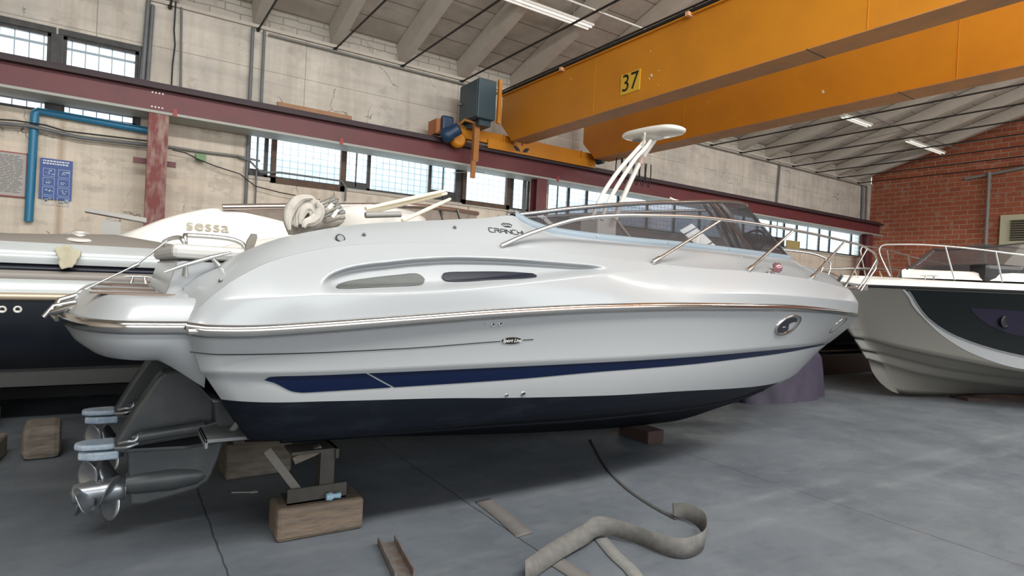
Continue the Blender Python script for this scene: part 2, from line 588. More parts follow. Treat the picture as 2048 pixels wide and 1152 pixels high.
rr = math_(nt, 'ADD', math_(nt, 'MULTIPLY', noise_(nt, ob, 1.5, 6), .25), .42)
nt.links.new(rr, pb.inputs['Roughness'])
bp = node(nt, 'ShaderNodeBump')
bp.inputs['Strength'].default_value = .12
bp.inputs['Distance'].default_value = .01
nt.links.new(noise_(nt, ob, 9, 8), bp.inputs['Height'])
nt.links.new(bp.outputs[0], pb.inputs['Normal'])

# ceiling slabs
M_ceil = bpy.data.materials.new('ceiling_hollow_slabs')
M_ceil.use_nodes = True
nt = M_ceil.node_tree
pb = nt.nodes['Principled BSDF']
pb.inputs['Roughness'].default_value = .9
tc = node(nt, 'ShaderNodeTexCoord')
ob = tc.outputs['Object']
sp = node(nt, 'ShaderNodeSeparateXYZ')
nt.links.new(ob, sp.inputs[0])
c = mixc(nt, noise_(nt, ob, 1.4, 7), (.42, .37, .31), (.56, .50, .43))
fr = math_(nt, 'FRACT', math_(nt, 'MULTIPLY', sp.outputs[1], 1/.52))
c = mixc(nt, math_(nt, 'MULTIPLY', math_(nt, 'LESS_THAN', fr, .045), .75), c, (.12, .10, .085))
c = mixc(nt, math_(nt, 'MULTIPLY', noise_(nt, ob, 2.5, 6, (.4, 2, 1), .55, .75), .4), c, (.22, .19, .165))
nt.links.new(c, pb.inputs['Base Color'])

# ---------------------------------------------------------------- building shell
XL, XR, YB, YF = -9.0, 24.25, 12.0, -8.0
def wall_holes(mb, x0, x1, z0, z1, holes, f, t0, t1):
    xs = sorted({x0, x1, *[h[0] for h in holes], *[h[1] for h in holes]})
    zs = sorted({z0, z1, *[h[2] for h in holes], *[h[3] for h in holes]})
    for i in range(len(xs)-1):
        for k in range(len(zs)-1):
            cx, cz = (xs[i]+xs[i+1])/2, (zs[k]+zs[k+1])/2
            if any(h[0] < cx < h[1] and h[2] < cz < h[3] for h in holes):
                continue
            f(mb, xs[i], xs[i+1], zs[k], zs[k+1], t0, t1)
fY = lambda mb, a, b, c, d, t0, t1: mb.box((a, t0, c), (b, t1, d))

struct(MB().box((XL-.3, YF-.3, -.2), (XR+.3, YB+.3, 0)).build('floor', M_floor))
HOLES = [(-2.25, -.97, 3.95, 5.2), (-.82, .20, 3.95, 5.2), (1.95, 8.28, 3.38, 4.45), (8.81, 23.75, 3.30, 4.45)]
mb = MB()
wall_holes(mb, XL, XR, 0, 6.1, HOLES, fY, YB, YB+.25)
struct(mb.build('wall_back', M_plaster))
struct(MB().box((XL, YB+.02, 6.1), (XR, YB+.25, 6.75)).build('wall_back_blocks', M_block))
# right gable of brick: pentagon
def zroof(y):
    return 6.5 + .30*(12-y) if y > 2 else 9.5-.30*(2-y)
mb = MB()
poly = [(XR, YF, 0), (XR, YB, 0), (XR, YB, zroof(12)), (XR, 2, zroof(2)), (XR, YF, zroof(YF))]
mb.prism([(XR+.15, p[1], p[2]) for p in poly], (.3, 0, 0))
struct(mb.build('wall_right', M_brick))
mb = MB()
mb.prism([(XL-.15, p[1], p[2]) for p in poly], (.3, 0, 0))
struct(mb.build('wall_left', M_plaster))
mb = MB()
wall_holes(mb, XL, XR, 0, 6.5, [(-7, 15, 2.3, 5.9)], fY, YF-.25, YF)  # unseen opening, set high so less light gets under the boat
struct(mb.build('wall_front', M_plaster))
# roof: far slope in one sheet, near slope with a glazed strip
def slab(mb, ya, yb, x0=XL-.3, x1=XR+.3, t=.15):
    pts = [(x0, ya, zroof(ya)), (x1, ya, zroof(ya)), (x1, yb, zroof(yb)), (x0, yb, zroof(yb))]
    mb.add(pts + [(p[0], p[1], p[2]+t) for p in pts], [(0, 1, 2, 3), (7, 6, 5, 4), (0, 4, 5, 1), (1, 5, 6, 2), (2, 6, 7, 3), (3, 7, 4, 0)])
mb = MB()
slab(mb, YB+.3, 2.0)
slab(mb, 2.0, .2)
slab(mb, -3.6, YF-.3)
mb.box((XL-.3, -3.6, zroof(-3.6)), (-5, .2, zroof(.2)+.15))
mb.box((21, -3.6, zroof(-3.6)), (XR+.3, .2, zroof(.2)+.15))
struct(mb.build('ceiling', M_ceil))

# rafters and tie rods
RX = [3.46-1.412*k for k in range(8, 0, -1)] + [3.46+1.412*k for k in range(0, 15)]
RX = [x for x in RX if XL+.3 < x < XR-.2]
def rafter_mesh(x):
    mb = MB()
    for (ya, yb) in ((YB+.02, 2.0), (2.0, YF)):
        a = (x, ya, zroof(ya)-.02)
        b = (x, yb, zroof(yb)-.02)
        w, h = .10, .34
        vs = []
        for p in (a, b):
            vs += [(p[0]-w*1.5, p[1], p[2]), (p[0]-w, p[1], p[2]-h), (p[0]+w, p[1], p[2]-h), (p[0]+w*1.5, p[1], p[2])]
        mb.add(vs, [(0, 1, 5, 4), (1, 2, 6, 5), (2, 3, 7, 6), (3, 0, 4, 7), (0, 3, 2, 1), (4, 5, 6, 7)])
    return mb
for x in RX:
    struct(rafter_mesh(x).build('roof_rafter', M_concrete))
    m = MB().tube([(x-.02, YB+.02, 6.05), (x-.02, YF, 6.05)], .019, 6)
    m.lathe((x-.02, YB-.03, 6.05), (0, 1, 0), [(-.05, .035), (.03, .035)], 8)
    struct(m.build('roof_tie_rod', M_blackrod))
# ledge and pipe along the eave
struct(MB().box((XL, YB-.05, 6.08), (XR, YB+.03, 6.14)).build('trim_1', M_concrete))
tag(MB().tube([(2.2, YB-.07, 6.0), (XR-.5, YB-.07, 6.0)], .022, 6).build('eave_conduit', M_pipe),
    'long grey conduit running along the top of the long wall under the tie rods', 'pipe')

# ---------------------------------------------------------------- windows
def window(n, h, mull, m_pane, m_frame=None, bars=(), fw_=.05):
    x0, x1, z0, z1 = h
    f = m_frame or M_frame
    mb = MB()
    ya, yb = YB+.04, YB+.11
    mb.box((x0, ya, z0), (x1, yb, z0+fw_)).box((x0, ya, z1-fw_), (x1, yb, z1))
    mb.box((x0, ya, z0), (x0+fw_, yb, z1)).box((x1-fw_, ya, z0), (x1, yb, z1))
    for m in mull:
        if isinstance(m, tuple):
            mb.box((m[0], ya-.01, z0), (m[1], yb+.01, z1))
        else:
            mb.box((m-.035, ya, z0), (m+.035, yb, z1))
    for b in bars:
        mb.box((b[0], ya+.01, b[2]), (b[1], yb-.01, b[3]))
    o = mb.build('window_%d' % n, f)
    o['kind'] = 'structure'
    xs = [x0] + [m if not isinstance(m, tuple) else (m[0]+m[1])/2 for m in mull] + [x1]
    for a, b in zip(xs[:-1], xs[1:]):
        MB().box((a, YB+.07, z0), (b, YB+.076, z1)).build('pane', m_pane, o)
    return o
window(1, HOLES[0], [], M_pane2, fw_=.05)
window(2, HOLES[1], [], M_pane2, fw_=.05)
for k_, h_ in enumerate(HOLES[:2]):
    struct(MB().box((h_[0]-.06, YB-.02, h_[3]), (h_[1]+.06, YB+.02, h_[3]+.09)).box((h_[1] if k_ else h_[0]-.06, YB-.02, 3.95), (h_[1]+.06 if k_ else h_[0], YB+.02, h_[3])).build('trim_%d' % (k_+4), M_frame))
zb = 3.38
window(3, HOLES[2], [2.28, (3.74, 3.80), 4.27, 5.65, (6.27, 6.42), (7.64, 7.82)], M_pane,
       bars=[(1.95, 2.28, zb, 3.52), (3.80, 4.27, zb, 3.53), (5.65, 6.3, zb, 3.60), (4.0, 4.02, zb, 4.45), (5.96, 5.98, zb, 4.45)])
mul = [9.5, 10.1, 11.2, 12.3, 13.4, 14.5, 15.6, 16.6, 17.32, 18.03, 18.79, 19.53, 20.93, 21.61, 23.1]
window(4, HOLES[3], mul, M_pane, bars=[(16.6, 18.79, 3.30, 3.62), (9.15, 9.17, 3.3, 4.45), (18.4, 18.42, 3.3, 4.45), (20.2, 20.22, 3.3, 4.45)])
# an outside view: neighbouring shed, seen pale through the glass
M_out = mat('pale_blue_shed_cladding', (.50, .62, .72), .7, noise=(2, .5, (.75, .82, .86), (3, 1, .2)))
for (a, b, z) in ((2.4, 3.7, 4.15), (4.9, 6.1, 4.6), (10.2, 12.6, 4.3), (15, 16.5, 4.5), (-3.5, -2.0, 4.4)):
    struct(MB().box((a*1.25, 15.2, 0), (b*1.25, 17, z*1.05)).build('exterior_shed', M_out))
# wooden casement frames hung in the lower windows, and the ledge under them
for (a, b, zz0, zz1, lab) in ((2.36, 3.76, 3.30, 4.42, 'old brown timber window frame with a bottom board, left of the yellow pole'),
                              (6.42, 7.68, 3.36, 4.40, 'old brown timber window frame right beside the hanging orange pole')):
    mb = MB()
    y0, y1 = YB-.04, YB+.05
    mb.box((a, y0, zz0), (a+.09, y1, zz1)).box((b-.09, y0, zz0), (b, y1, zz1))
    mb.box((a, y0, zz0), (b, y1, zz0+.1)).box((a, y0, zz1-.17), (b, y1, zz1-.10))
    tag(mb.build('timber_window_frame', M_brown), lab.replace('yellow', 'hanging orange'), 'window frame')
mb = MB().box((at(970, 0, 12).x, YB-.06, 3.55), (at(1000, 0, 12).x, YB, 4.4))
yel = at(1610, 470, 11.95)
tag(MB().box((18.82, YB-.05, 3.30), (19.6, YB-.02, 3.56)).build('hardboard_sheet', mat('yellowed_board', (.45, .36, .14), .8)),
    'yellowed board leaning against the far end windows', 'board')
# dark sill under the windows
for i, (a, b, z) in enumerate(((1.95, 8.28, 3.38), (8.81, 23.75, 3.30))):
    struct(MB().box((a, YB-.03, z-.06), (b, YB+.1, z)).build('trim_%d' % (i+2), M_concrete))

# ---------------------------------------------------------------- crane runway and columns
YR = 11.45
mb = MB()
x0, x1 = XL+.1, 23.9
mb.box((x0, YR-.15, 4.475), (x1, YR+.15, 4.54), 1)
mb.box((x0, YR-.012, 4.12), (x1, YR+.012, 4.52), 0)
mb.box((x0, YR-.15, 4.08), (x1, YR+.42, 4.12), 2)
mb.box((x0, YR-.03, 4.54), (x1, YR+.03, 4.60), 1)
for k in range(4):
    for z in (4.20, 4.43):
        mb.lathe((at(305+k*7, 190, 11.4).x, YR-.012, z), (0, -1, 0), [(0, .016), (.012, .014)], 8, 3)
rw = mb.build('crane_runway_beam', [M_maroon, M_rust, M_flange, M_tube])
for px, py in ((350, 232), (683, 289), (1116, 366)):
    q = at(px, py, YR-.17)
    MB().box((q.x-.03, YR-.165, 4.07), (q.x+.03, YR-.15, 4.19)).build('red_clamp', M_red, rw)
tag(rw, 'long maroon steel I-beam crane rail running along the whole window wall', 'beam')
for (px, lab) in ((313, 'chipped maroon steel column left of the windows, peeling paint'),
                  (1080, 'maroon steel column between the two bands of windows'),
                  (1742, 'maroon steel column in the corner by the brick wall')):
    xc = at(px, 330, YR).x
    mb = MB()
    w = .14 if px < 1700 else .17
    mb.box((xc-w, YR-.13, 0), (xc+w, YR-.115, 4.08)).box((xc-w, YR+.115, 0), (xc+w, YR+.13, 4.08)).box((xc-.01, YR-.12, 0), (xc+.01, YR+.12, 4.08))
    mb.box((xc-w-.03, YR-.17, 0), (xc+w+.03, YR+.17, .03))
    M_col = mat('chipped_maroon_paint', (.20, .040, .036), .6, noise=(4.5, .75, (.40, .30, .25), (2.5, 2.5, .8)))
    tag(mb.build('steel_column', M_col if px == 313 else M_maroon), lab, 'column')
xc = at(300, 330, YR).x
tag(MB().box((at(266, 320, YR+.2).x, YR+.15, at(300, 320, YR).z-.05), (at(352, 320, YR+.2).x, YR+.20, at(300, 320, YR).z+.04)).build('bracket_bar', M_maroon),
    'short maroon steel bar bolted across the chipped column', 'bracket')
tag(MB().box((-.97, YB-.008, 3.95), (-.82, YB, 5.2)).build('window_post_cladding', M_frame), 'dark post between the two high windows', 'post')
# rail stop, timber board on top of the rail
a, b = at(550, 222, 11.7), at(697, 248, 11.7)
tag(MB().box((a.x, 11.52, 4.54), (b.x, 11.58, 4.70)).build('timber_board', mat('bare_timber', (.42, .23, .13), .8, noise=(6, .6, (.25, .14, .09), (1, 4, 4)))),
    'bare timber board standing behind the top flange of the crane rail', 'board')
tag(MB().box((23.1, YR-.2, 4.05), (24.2, YR+.3, 4.9)).build('corner_pad', M_concrete), 'grey concrete pad in the brick wall carrying the rail end', 'pad') if False else None

# ---------------------------------------------------------------- wall pipes, signs
def pipe(name, pts, r, m, lab, cat='pipe'):
    return tag(MB().tube(pts, r, 8).build(name, m), lab, cat)
def wx(px, py, Y=11.94):
    p = at(px, py, Y)
    return (p.x, p.y, p.z)
pipe('blue_pipe', [wx(57, 443, 11.92), wx(69, 236, 11.92), wx(70, 226, 11.92), wx(78, 222, 11.92), wx(180, 240, 11.92), wx(299, 262, 11.92)], .058, M_blue, 'bright blue pipe dropping down the wall and turning towards the chipped column')
pipe('wall_conduit', [wx(-80, 238, 11.85), wx(0, 247, 11.85), wx(60, 252, 11.85), wx(160, 275, 11.85), wx(296, 290, 11.85)], .03, M_steelgrey, 'grey cable conduit crossing the wall above the blue notice')
pipe('wall_conduit', [wx(-80, 234, 11.84), wx(30, 241, 11.84), wx(90, 250, 11.84), wx(130, 262, 11.84), wx(296, 282, 11.84)], .012, M_black, 'thin black cable sagging over the conduit left of the chipped column', 'cable')
pipe('wall_conduit', [wx(335, 293), wx(400, 303), wx(475, 312), wx(520, 322)], .022, M_pipe, 'grey conduit between the chipped column and the first low window')
pipe('wall_conduit', [wx(475, 312, 11.9), wx(500, 322, 11.9), wx(522, 345, 11.9), wx(560, 345, 11.9), wx(683, 362, 11.9), wx(692, 375, 11.9), wx(690, 402, 11.9)], .02, M_steelgrey, 'grey conduit running under the timber frame and bending down beside it')
for (a, b, r, lab) in (((297, 0), (284, 172), .035, 'left one of the two thick grey pipes beside the high window'),
                       ((306, 10), (294, 174), .03, 'right one of the two thick grey pipes beside the high window'),
                       ((363, 15), (361, 190), .018, 'thin grey pipe on the wall right of the wall crack'),
                       ((506, 55), (499, 208), .03, 'left one of the two grey drop pipes above the timber board'),
                       ((529, 62), (522, 212), .026, 'right one of the two grey drop pipes above the timber board'),
                       ((497, 262), (491, 412), .028, 'grey upright pipe at the left edge of the low windows'),
                       ((516, 268), (510, 412), .016, 'thin upright pipe in front of the first low window pane'),
                       ((1560, 330), (1553, 412), .03, 'dark upright pipe on the far wall panel'),
                       ((1726, 372), (1724, 440), .045, 'left one of the two pipes in the corner by the brick wall'),
                       ((1734, 372), (1732, 440), .03, 'right one of the two pipes in the corner by the brick wall'),
                       ((1050, 355), (1047, 425), .05, 'pale upright pipe beside the middle maroon column')):
    pipe('upright_pipe', [wx(*a, 11.93), wx(*b, 11.93)], r, M_steelgrey if 'pale' not in lab else M_pipe, lab)
pipe('wall_crack_cable', [wx(352, 0), wx(350, 30), wx(348, 60), wx(350, 90), wx(345, 130), wx(342, 185)], .012, M_black, 'thin dark cable following the crack down the wall', 'cable')
pipe('loose_cable', [wx(x_, y_, 11.83) for x_, y_ in ((345, 300), (372, 306), (395, 318), (430, 332), (480, 348), (510, 372), (560, 385), (640, 400))], .01, M_black, 'loose black cable drooping from the green junction box', 'cable')
p = at(400, 315, 11.9)
tag(MB().box((p.x-.07, 11.85, p.z-.06), (p.x+.08, 11.95, p.z+.06)).build('junction_box', mat('green_plastic', (.16, .30, .13), .5), bevel=.006),
    'small green junction box on the wall right of the chipped column', 'junction box')

# blue safety notice
e = empty('safety_notice', (-.83, 11.96, 2.92), 'blue safety notice with eight white pictogram panels on the wall', 'sign')
M_bl = mat('notice_blue', (.012, .055, .27), .4)
M_lb = mat('notice_pale_blue', (.42, .55, .72), .5)
MB().box((-.205, -.006, -.32), (.205, .006, .31)).build('board', M_bl, e)
mb = MB()
for i in range(2):
    for k in range(4):
        x0, z0 = -.165+i*.19, .15-k*.145
        for (a, b) in (((x0, z0), (x0+.15, z0+.006)), ((x0, z0-.12), (x0+.15, z0-.114)), ((x0, z0-.12), (x0+.006, z0)), ((x0+.144, z0-.12), (x0+.15, z0))):
            mb.box((a[0], -.009, a[1]), (b[0], -.006, b[1]))
        for q in range(6):
            xx, zz = x0+.03+random.random()*.08, z0-.09+random.random()*.06
            mb.box((xx, -.009, zz), (xx+.012+random.random()*.03, -.006, zz+.008+random.random()*.018))
mb.build('pictogram_panels', M_lb, e)
mw = MB()
for row, z in enumerate((.262, .222)):
    x = -.17
    while x < .15:
        w = random.uniform(.012, .035)
        mw.box((x, -.009, z), (x+w, -.006, z+.022))
        x += w+.009
mw.build('heading_text', mat('notice_white', (.75, .78, .8), .5), e)

# framed notice at the left edge
e = empty('rules_notice', (-1.62, 11.96, 2.92), 'grey framed printed notice with a red border at the left edge', 'sign')
MB().box((-.42, -.006, -.33), (.42, .006, .33)).build('sheet', mat('grey_paper', (.45, .43, .40), .6), e)
mb = MB().box((-.43, -.012, -.34), (.43, .002, -.325)).box((-.43, -.012, .325), (.43, .002, .34)).box((-.43, -.012, -.34), (-.415, .002, .34)).box((.415, -.012, -.34), (.43, .002, .34))
mb.build('border', M_red, e)
mb = MB()
for k in range(24):
    x = -.38
    z = .28-k*.024
    while x < .33:
        w = random.uniform(.04, .16)
        mb.box((x, -.009, z), (min(x+w, .38), -.006, z+.008))
        x += w+.015
mb.build('printed_lines', mat('notice_ink', (.13, .12, .12), .6), e)

# pipe across the brick wall, grille, small pieces
p = atX(1957, 350, XR-.05)
tag(MB().tube([(XR-.18, atX(1982, 345, XR-.05).y, atX(1982, 345, XR-.05).z), (XR-.18, atX(1976, 482, XR-.05).y, 2.5)], .05, 8).build('upright_pipe', M_pipe), 'thin upright pipe on the red brick wall', 'pipe')
a, b = atX(1930, 358, XR-.08), atX(2048, 335, XR-.08)
tag(MB().tube([a, b], .05, 8).build('level_pipe', M_pipe), 'level grey pipe crossing the red brick wall above the upright pipe', 'pipe')
e = empty('wall_vent', (XR, 6.9, 4.2), 'louvred ventilation grille in a pale surround on the brick wall', 'vent')
y0 = atX(2003, 440, XR).y
y1 = atX(2025, 440, XR).y
zt, zbm = atX(2025, 430, XR).z, atX(2025, 500, XR).z
zg0, zg1 = atX(2040, 482, XR).z, atX(2040, 440, XR).z
MB().box((-.10, y0-6.9, zbm-4.2-.6), (-.02, y0-6.9-2.2, zt-4.2)).build('surround', mat('pale_yellow_board', (.50, .47, .33), .8), e)
mb = MB()
n = 9
for k in range(n):
    z = zg0 + (zg1-zg0)*(k+.5)/n - 4.2
    mb.obox((-.14, (y1-6.9)-.8, z), (.05, 0, -.02), (0, .8, 0), (.006, 0, .012))
mb.build('louvre', mat('grille_slats', (.22, .20, .15), .6), e)
MB().box((-.11, y1-6.9, zg0-4.2), (-.10, y1-6.9-1.6, zg1-4.2)).build('louvre_gap_shade', M_black, e)  # thin black sheet stands in for the shade behind the louvres

# fluorescent fittings on a hanging conduit
def lamp(xa, xb, y, z, lab):
    e = empty('fluorescent_light', ((xa+xb)/2, y, z), lab, 'ceiling light', 'fluorescent lights under the roof')
    L = (xb-xa)/2
    mb = MB().box((-L, -.10, 0), (L, .10, .05)).box((-L, -.03, .05), (L, .03, .09))
    mb.build('reflector', M_tube, e, bevel=.008)
    for s in (-1, 1):
        MB().tube([(-L+.04, s*.055, -.02), (L-.04, s*.055, -.02)], .019, 8).build('tube', M_tubelit, e)
    for s in (-1, 1):
        MB().tube([(s*L*.6, 0, .09), (s*L*.6, 0, zroof(y)-z)], .008, 6).build('hanger', M_pipe, e)
M_tubelit = mat('lamp_tube', (.85, .85, .82), .3)
M_tubelit.node_tree.nodes['Principled BSDF'].inputs['Emission Color'].default_value = (1, .96, .88, 1)
M_tubelit.node_tree.nodes['Principled BSDF'].inputs['Emission Strength'].default_value = .55
lamp(5.55, 7.85, 9.5, 6.88, 'nearest long white fluorescent light under the sloping roof')
lamp(17.2, 18.7, 9.4, 6.88, 'middle white fluorescent light beyond the second crane girder')
lamp(21.2, 23.8, 9.45, 6.88, 'farthest white fluorescent light near the brick gable')
tag(MB().tube([(5.0, 9.1, 7.02), (14.0, 9.1, 7.02)], .02, 6).build('lamp_conduit', M_tube), 'pale conduit beside the nearest fluorescent light', 'pipe')
tag(MB().tube([(16.5, 9.1, 7.0), (24.1, 9.1, 7.0)], .02, 6).build('lamp_conduit', M_pipe), 'grey conduit along the two far fluorescent lights', 'pipe')

# ---------------------------------------------------------------- overhead crane
CR = empty('overhead_crane', (7.2, YR, 4.6), 'orange twin-girder overhead crane numbered 37 spanning the hall', 'crane')
def L(p, e=CR):
    return Vector(p)-e.location
def girder(x0, x1, z0, z1):
    mb = MB()
    ya, yb = 10.95, YF+.5
    # web and bottom with chamfered end towards the rail
    prof = [(ya+.45, z0+.42), (ya, z0), (yb, z0), (yb, z1), (ya+.45, z1)]
    vs = [(x0, y, z) for y, z in prof] + [(x1, y, z) for y, z in prof]
    n = len(prof)
    fs = [tuple(range(n)), tuple(range(n, 2*n))[::-1]] + [(i, i+n, (i+1) % n+n, (i+1) % n) for i in range(n)]
    mb.add([L(v) for v in vs], fs)
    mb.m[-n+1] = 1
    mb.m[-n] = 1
    mb.box(L((x0-.04, yb, z1)), L((x1+.04, ya+.45, z1+.025)))
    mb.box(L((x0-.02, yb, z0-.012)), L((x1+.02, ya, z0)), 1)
    for y in (4.3, ):
        mb.box(L((x0-.021, y, z0-.0135)), L((x1+.021, y+.014, z0)), 2)
    for y in (8.3, 3.6):
        mb.box(L((x0-.006, y, z0)), L((x0, y+.006, z1)), 0)
    return mb.build('girder', [M_orange, M_orange2, M_label], CR)
G1 = girder(7.0, 7.38, 4.70, 5.74)
G2 = girder(9.35, 9.78, 4.68, 5.72)
# rust-free pins along the top edge and a dark supply rail above
mb = MB()
for (px, py) in ((1126, 155), (1380, 43)):
    q = atX(px, py, 6.98)
    MB().box(L((6.90, q.y-.03, 5.72)), L((7.0, q.y+.03, 5.78))).build('top_lug', mat('pale_orange_lug', (.75, .42, .22), .5), CR)
mb = MB().tube([L((6.97, YR, 5.80)), L((6.97, YF+.6, 5.80))], .028, 6).tube([L((6.99, YR, 5.87)), L((6.99, YF+.6, 5.87))], .016, 6)
for y in np.arange(10.9, YF+1, -1.6):
    mb.box(L((6.98, y, 5.76)), L((7.0, y+.03, 5.88)))
mb.build('supply_rail', M_label, CR)
# number plate
p = atX(1261, 165, 6.995)
e = MB().box(L((6.985, p.y-.22, p.z-.17)), L((7.0, p.y+.22, p.z+.17))).build('number_plate', mat('yellow_plate', (.72, .44, .04), .4), CR)
t = text('number_text', '37', L((6.982, p.y, p.z)), (0, -1, 0), (0, 0, 1), .40, M_label, e)
# paint chips on the girder face
mb = MB()
for (px, py, s, X) in ((1303, 150, .03, 6.996), (1299, 157, .018, 6.996), (1318, 141, .012, 6.996), (1301, 102, .012, 6.996), (1142, 158, .016, 6.996), (1646, 183, .03, 9.346), (1415, 204, .012, 9.346), (1317, 170, .01, 6.996)):
    q = atX(px, py, X)
    mb.add([L((X, q.y-s, q.z-s*.4)), L((X, q.y-s*.2, q.z-s*1.2)), L((X, q.y+s*.8, q.z+s*.1)), L((X, q.y+s*.3, q.z+s*1.1))], [(0, 1, 2, 3)])
mb.build('paint_chips', mat('bare_primer', (.8, .7, .55), .6), CR, solid=.001)['kind'] = 'stuff'
# end carriage on the rail
mb = MB()
xa, xb = at(872, 275, YR).x, at(1180, 340, YR).x
mb.box(L((xa, YR-.16, 4.64)), L((xb, YR+.16, 4.88)))
mb.box(L((7.0, YR-.20, 4.66)), L((7.02, YR-.16, 4.9))).box(L((7.5, YR-.20, 4.66)), L((7.52, YR-.16, 4.9))).box(L((9.2, YR-.2, 4.66)), L((9.22, YR-.16, 4.9)))
mb.build('end_carriage', M_orange, CR, bevel=.01)
MB().box(L((6.6, YR-.20, 4.53)), L((xb, YR-.18, 4.72))).build('skirt_plate', M_orange, CR)
MB().box(L((xa-.1, YR-.2, 4.62)), L((xa+.08, YR+.2, 4.93))).build('buffer', mat('orange_buffer', (.40, .14, .04), .6), CR, bevel=.01)
for x in (xa+.45, xb-.45):
    MB().lathe(L((x, YR-.06, 4.74)), (0, 1, 0), [(0, .13), (.12, .13)], 20).build('wheel', M_rust, CR)
# brand mark: two dark winged strokes on the carriage
q = at(1041, 303, YR-.17)
mb = MB()
for s in (-1, 1):
    mb.prism([L((q.x+s*x*1.1, YR-.205, 4.612+z*1.0)) for x, z in ((.02, -.05), (.05, -.03), (.13, -.03), (.20, .07), (.12, .07), (.06, .03))], (0, .006, 0))
mb.build('winged_emblem', M_label, CR)
# drive motor
q0, q1m = at(884, 276, 11.2), at(919, 256, 10.95)
dv = (q1m-q0)
MB().lathe(L(q0), dv, [(0, .09), (.03, .15), (dv.length*.45, .15), (dv.length*.5, .125), (dv.length*.95, .125), (dv.length, .11)], 18).build('drive_motor', M_motor, CR)
q = at(890, 282, 11.25)
MB().box(L((q.x-.12, 11.15, 4.66)), L((q.x+.14, 11.29, 5.0))).build('gearbox', M_motor, CR, bevel=.04)
q = at(914, 280, 11.27)
MB().lathe(L((q.x, 11.29, q.z)), (0, -1, 0), [(0, .17), (.10, .17), (.14, .12)], 18).build('wheel_cover', M_orange, CR)
MB().lathe(L((9.75, YR-.35, 4.74)), (0, 1, 0), [(0, .07), (.02, .1), (.2, .1)], 14).build('motor_end', M_cab, CR)
# electrical cabinet
CB_ = at(921, 168, 11.45).x
ZT, ZB2 = at(965, 156, 10.65).z, at(965, 236, 10.65).z
e = MB().box(L((CB_, 10.65, ZB2)), L((CB_+.42, 11.45, ZT))).build('electrical_cabinet', M_cab, CR, bevel=.02)
MB().box(L((CB_-.015, 10.68, ZB2+.03)), L((CB_, 11.42, ZT-.03))).build('cabinet_door', M_cab, e, bevel=.006)
MB().tube([L((CB_-.06, 11.33, (ZT+ZB2)/2)), L((CB_, 11.33, (ZT+ZB2)/2))], .018, 8).box(L((CB_-.07, 11.31, (ZT+ZB2)/2-.02)), L((CB_-.03, 11.42, (ZT+ZB2)/2+.01))).build('latch', M_pipe, e)
MB().box(L((CB_+.1, 10.75, ZB2-.12)), L((CB_+.38, 11.4, ZB2))).build('cable_trunking', M_cab, CR)
MB().box(L((CB_+.45, 10.6, ZB2-.05)), L((CB_+.52, 10.66, ZT+.05))).build('cabinet_bracket', M_orange, CR)
# orange collector pole hanging down
a, b = at(953, 245, 10.95), at(945, 356, 10.95)
mb = MB().box(L((a.x-.06, 10.9, b.z+.35)), L((a.x+.06, 11.0, a.z))).box(L((b.x-.045, 10.915, b.z)), L((b.x+.045, 10.985, b.z+.36)))
mb.tube([L((a.x, 10.95, a.z-.02)), L((a.x-.25, 11.0, a.z+.02)), L((a.x-.3, 11.3, a.z-.1))], .03, 6)
mb.build('collector_pole', mat('orange_brown_pole', (.40, .165, .04), .5), CR)
MB().tube([L(at(905, 346, 10.95)), L(at(945, 343, 10.95)), L(at(968, 345, 10.95))], .008, 6).build('collector_arm', M_pipe, CR)
# festoon cables hanging at girder two
FC = empty('festoon_cable', (10.0, 10.3, 4.68), 'coiled black festoon cable looping below the second orange girder', 'cable')
for k in range(6):
    q = at(1238+k*12, 322, 10.4)
    w = .075
    pts = [Vector((q.x-w, 10.4, 4.655)), Vector((q.x-w*1.1, 10.4, 4.35)), Vector((q.x, 10.38, 4.10)), Vector((q.x+w*1.1, 10.4, 4.35)), Vector((q.x+w, 10.4, 4.655))]
    MB().tube([v-FC.location for v in smooth_path(pts, 5)], .014, 6).build('loop', M_black, FC)

# ================================================================ main boat
BX, BY = .3, 4.75
def paint_mat(name, base, under, curve, noise=None, x0=-1, x1=10):
    """gelcoat above the paint line z = curve(x), another paint below it"""
    m = bpy.data.materials.new(name)
    m.use_nodes = True
    nt = m.node_tree
    pb = nt.nodes['Principled BSDF']
    tc = node(nt, 'ShaderNodeTexCoord')
    sp = node(nt, 'ShaderNodeSeparateXYZ')
    nt.links.new(tc.outputs['Object'], sp.inputs[0])
    t = math_(nt, 'DIVIDE', math_(nt, 'SUBTRACT', sp.outputs[0], x0), x1-x0)
    fc = node(nt, 'ShaderNodeFloatCurve')
    nt.links.new(t, fc.inputs['Value'])
    cv = fc.mapping.curves[0]
    pts = [((x-x0)/(x1-x0), z/3) for x, z in curve]
    cv.points[0].location = (0, pts[0][1])
    cv.points[1].location = (1, pts[-1][1])
    for p in pts:
        cv.points.new(*p)
    fc.mapping.update()
    lim = math_(nt, 'MULTIPLY', fc.outputs[0], 3)
    below = math_(nt, 'LESS_THAN', sp.outputs[2], lim)
    u = mixc(nt, math_(nt, 'MULTIPLY', noise_(nt, tc.outputs['Object'], 4, 7, (.6, 1, 2.5), .52, .75), .5), under, tuple(c*2.2+.01 for c in under))
    b = mixc(nt, math_(nt, 'MULTIPLY', noise_(nt, tc.outputs['Object'], 1.5, 4), .25), base, tuple(c*.94 for c in base))
    nt.links.new(mixc(nt, below, b, u), pb.inputs['Base Color'])
    nt.links.new(math_(nt, 'ADD', math_(nt, 'MULTIPLY', below, .3), .27), pb.inputs['Roughness'])
    nt.links.new(math_(nt, 'SUBTRACT', .5, math_(nt, 'MULTIPLY', below, .35)), pb.inputs['Specular IOR Level'])
    return m

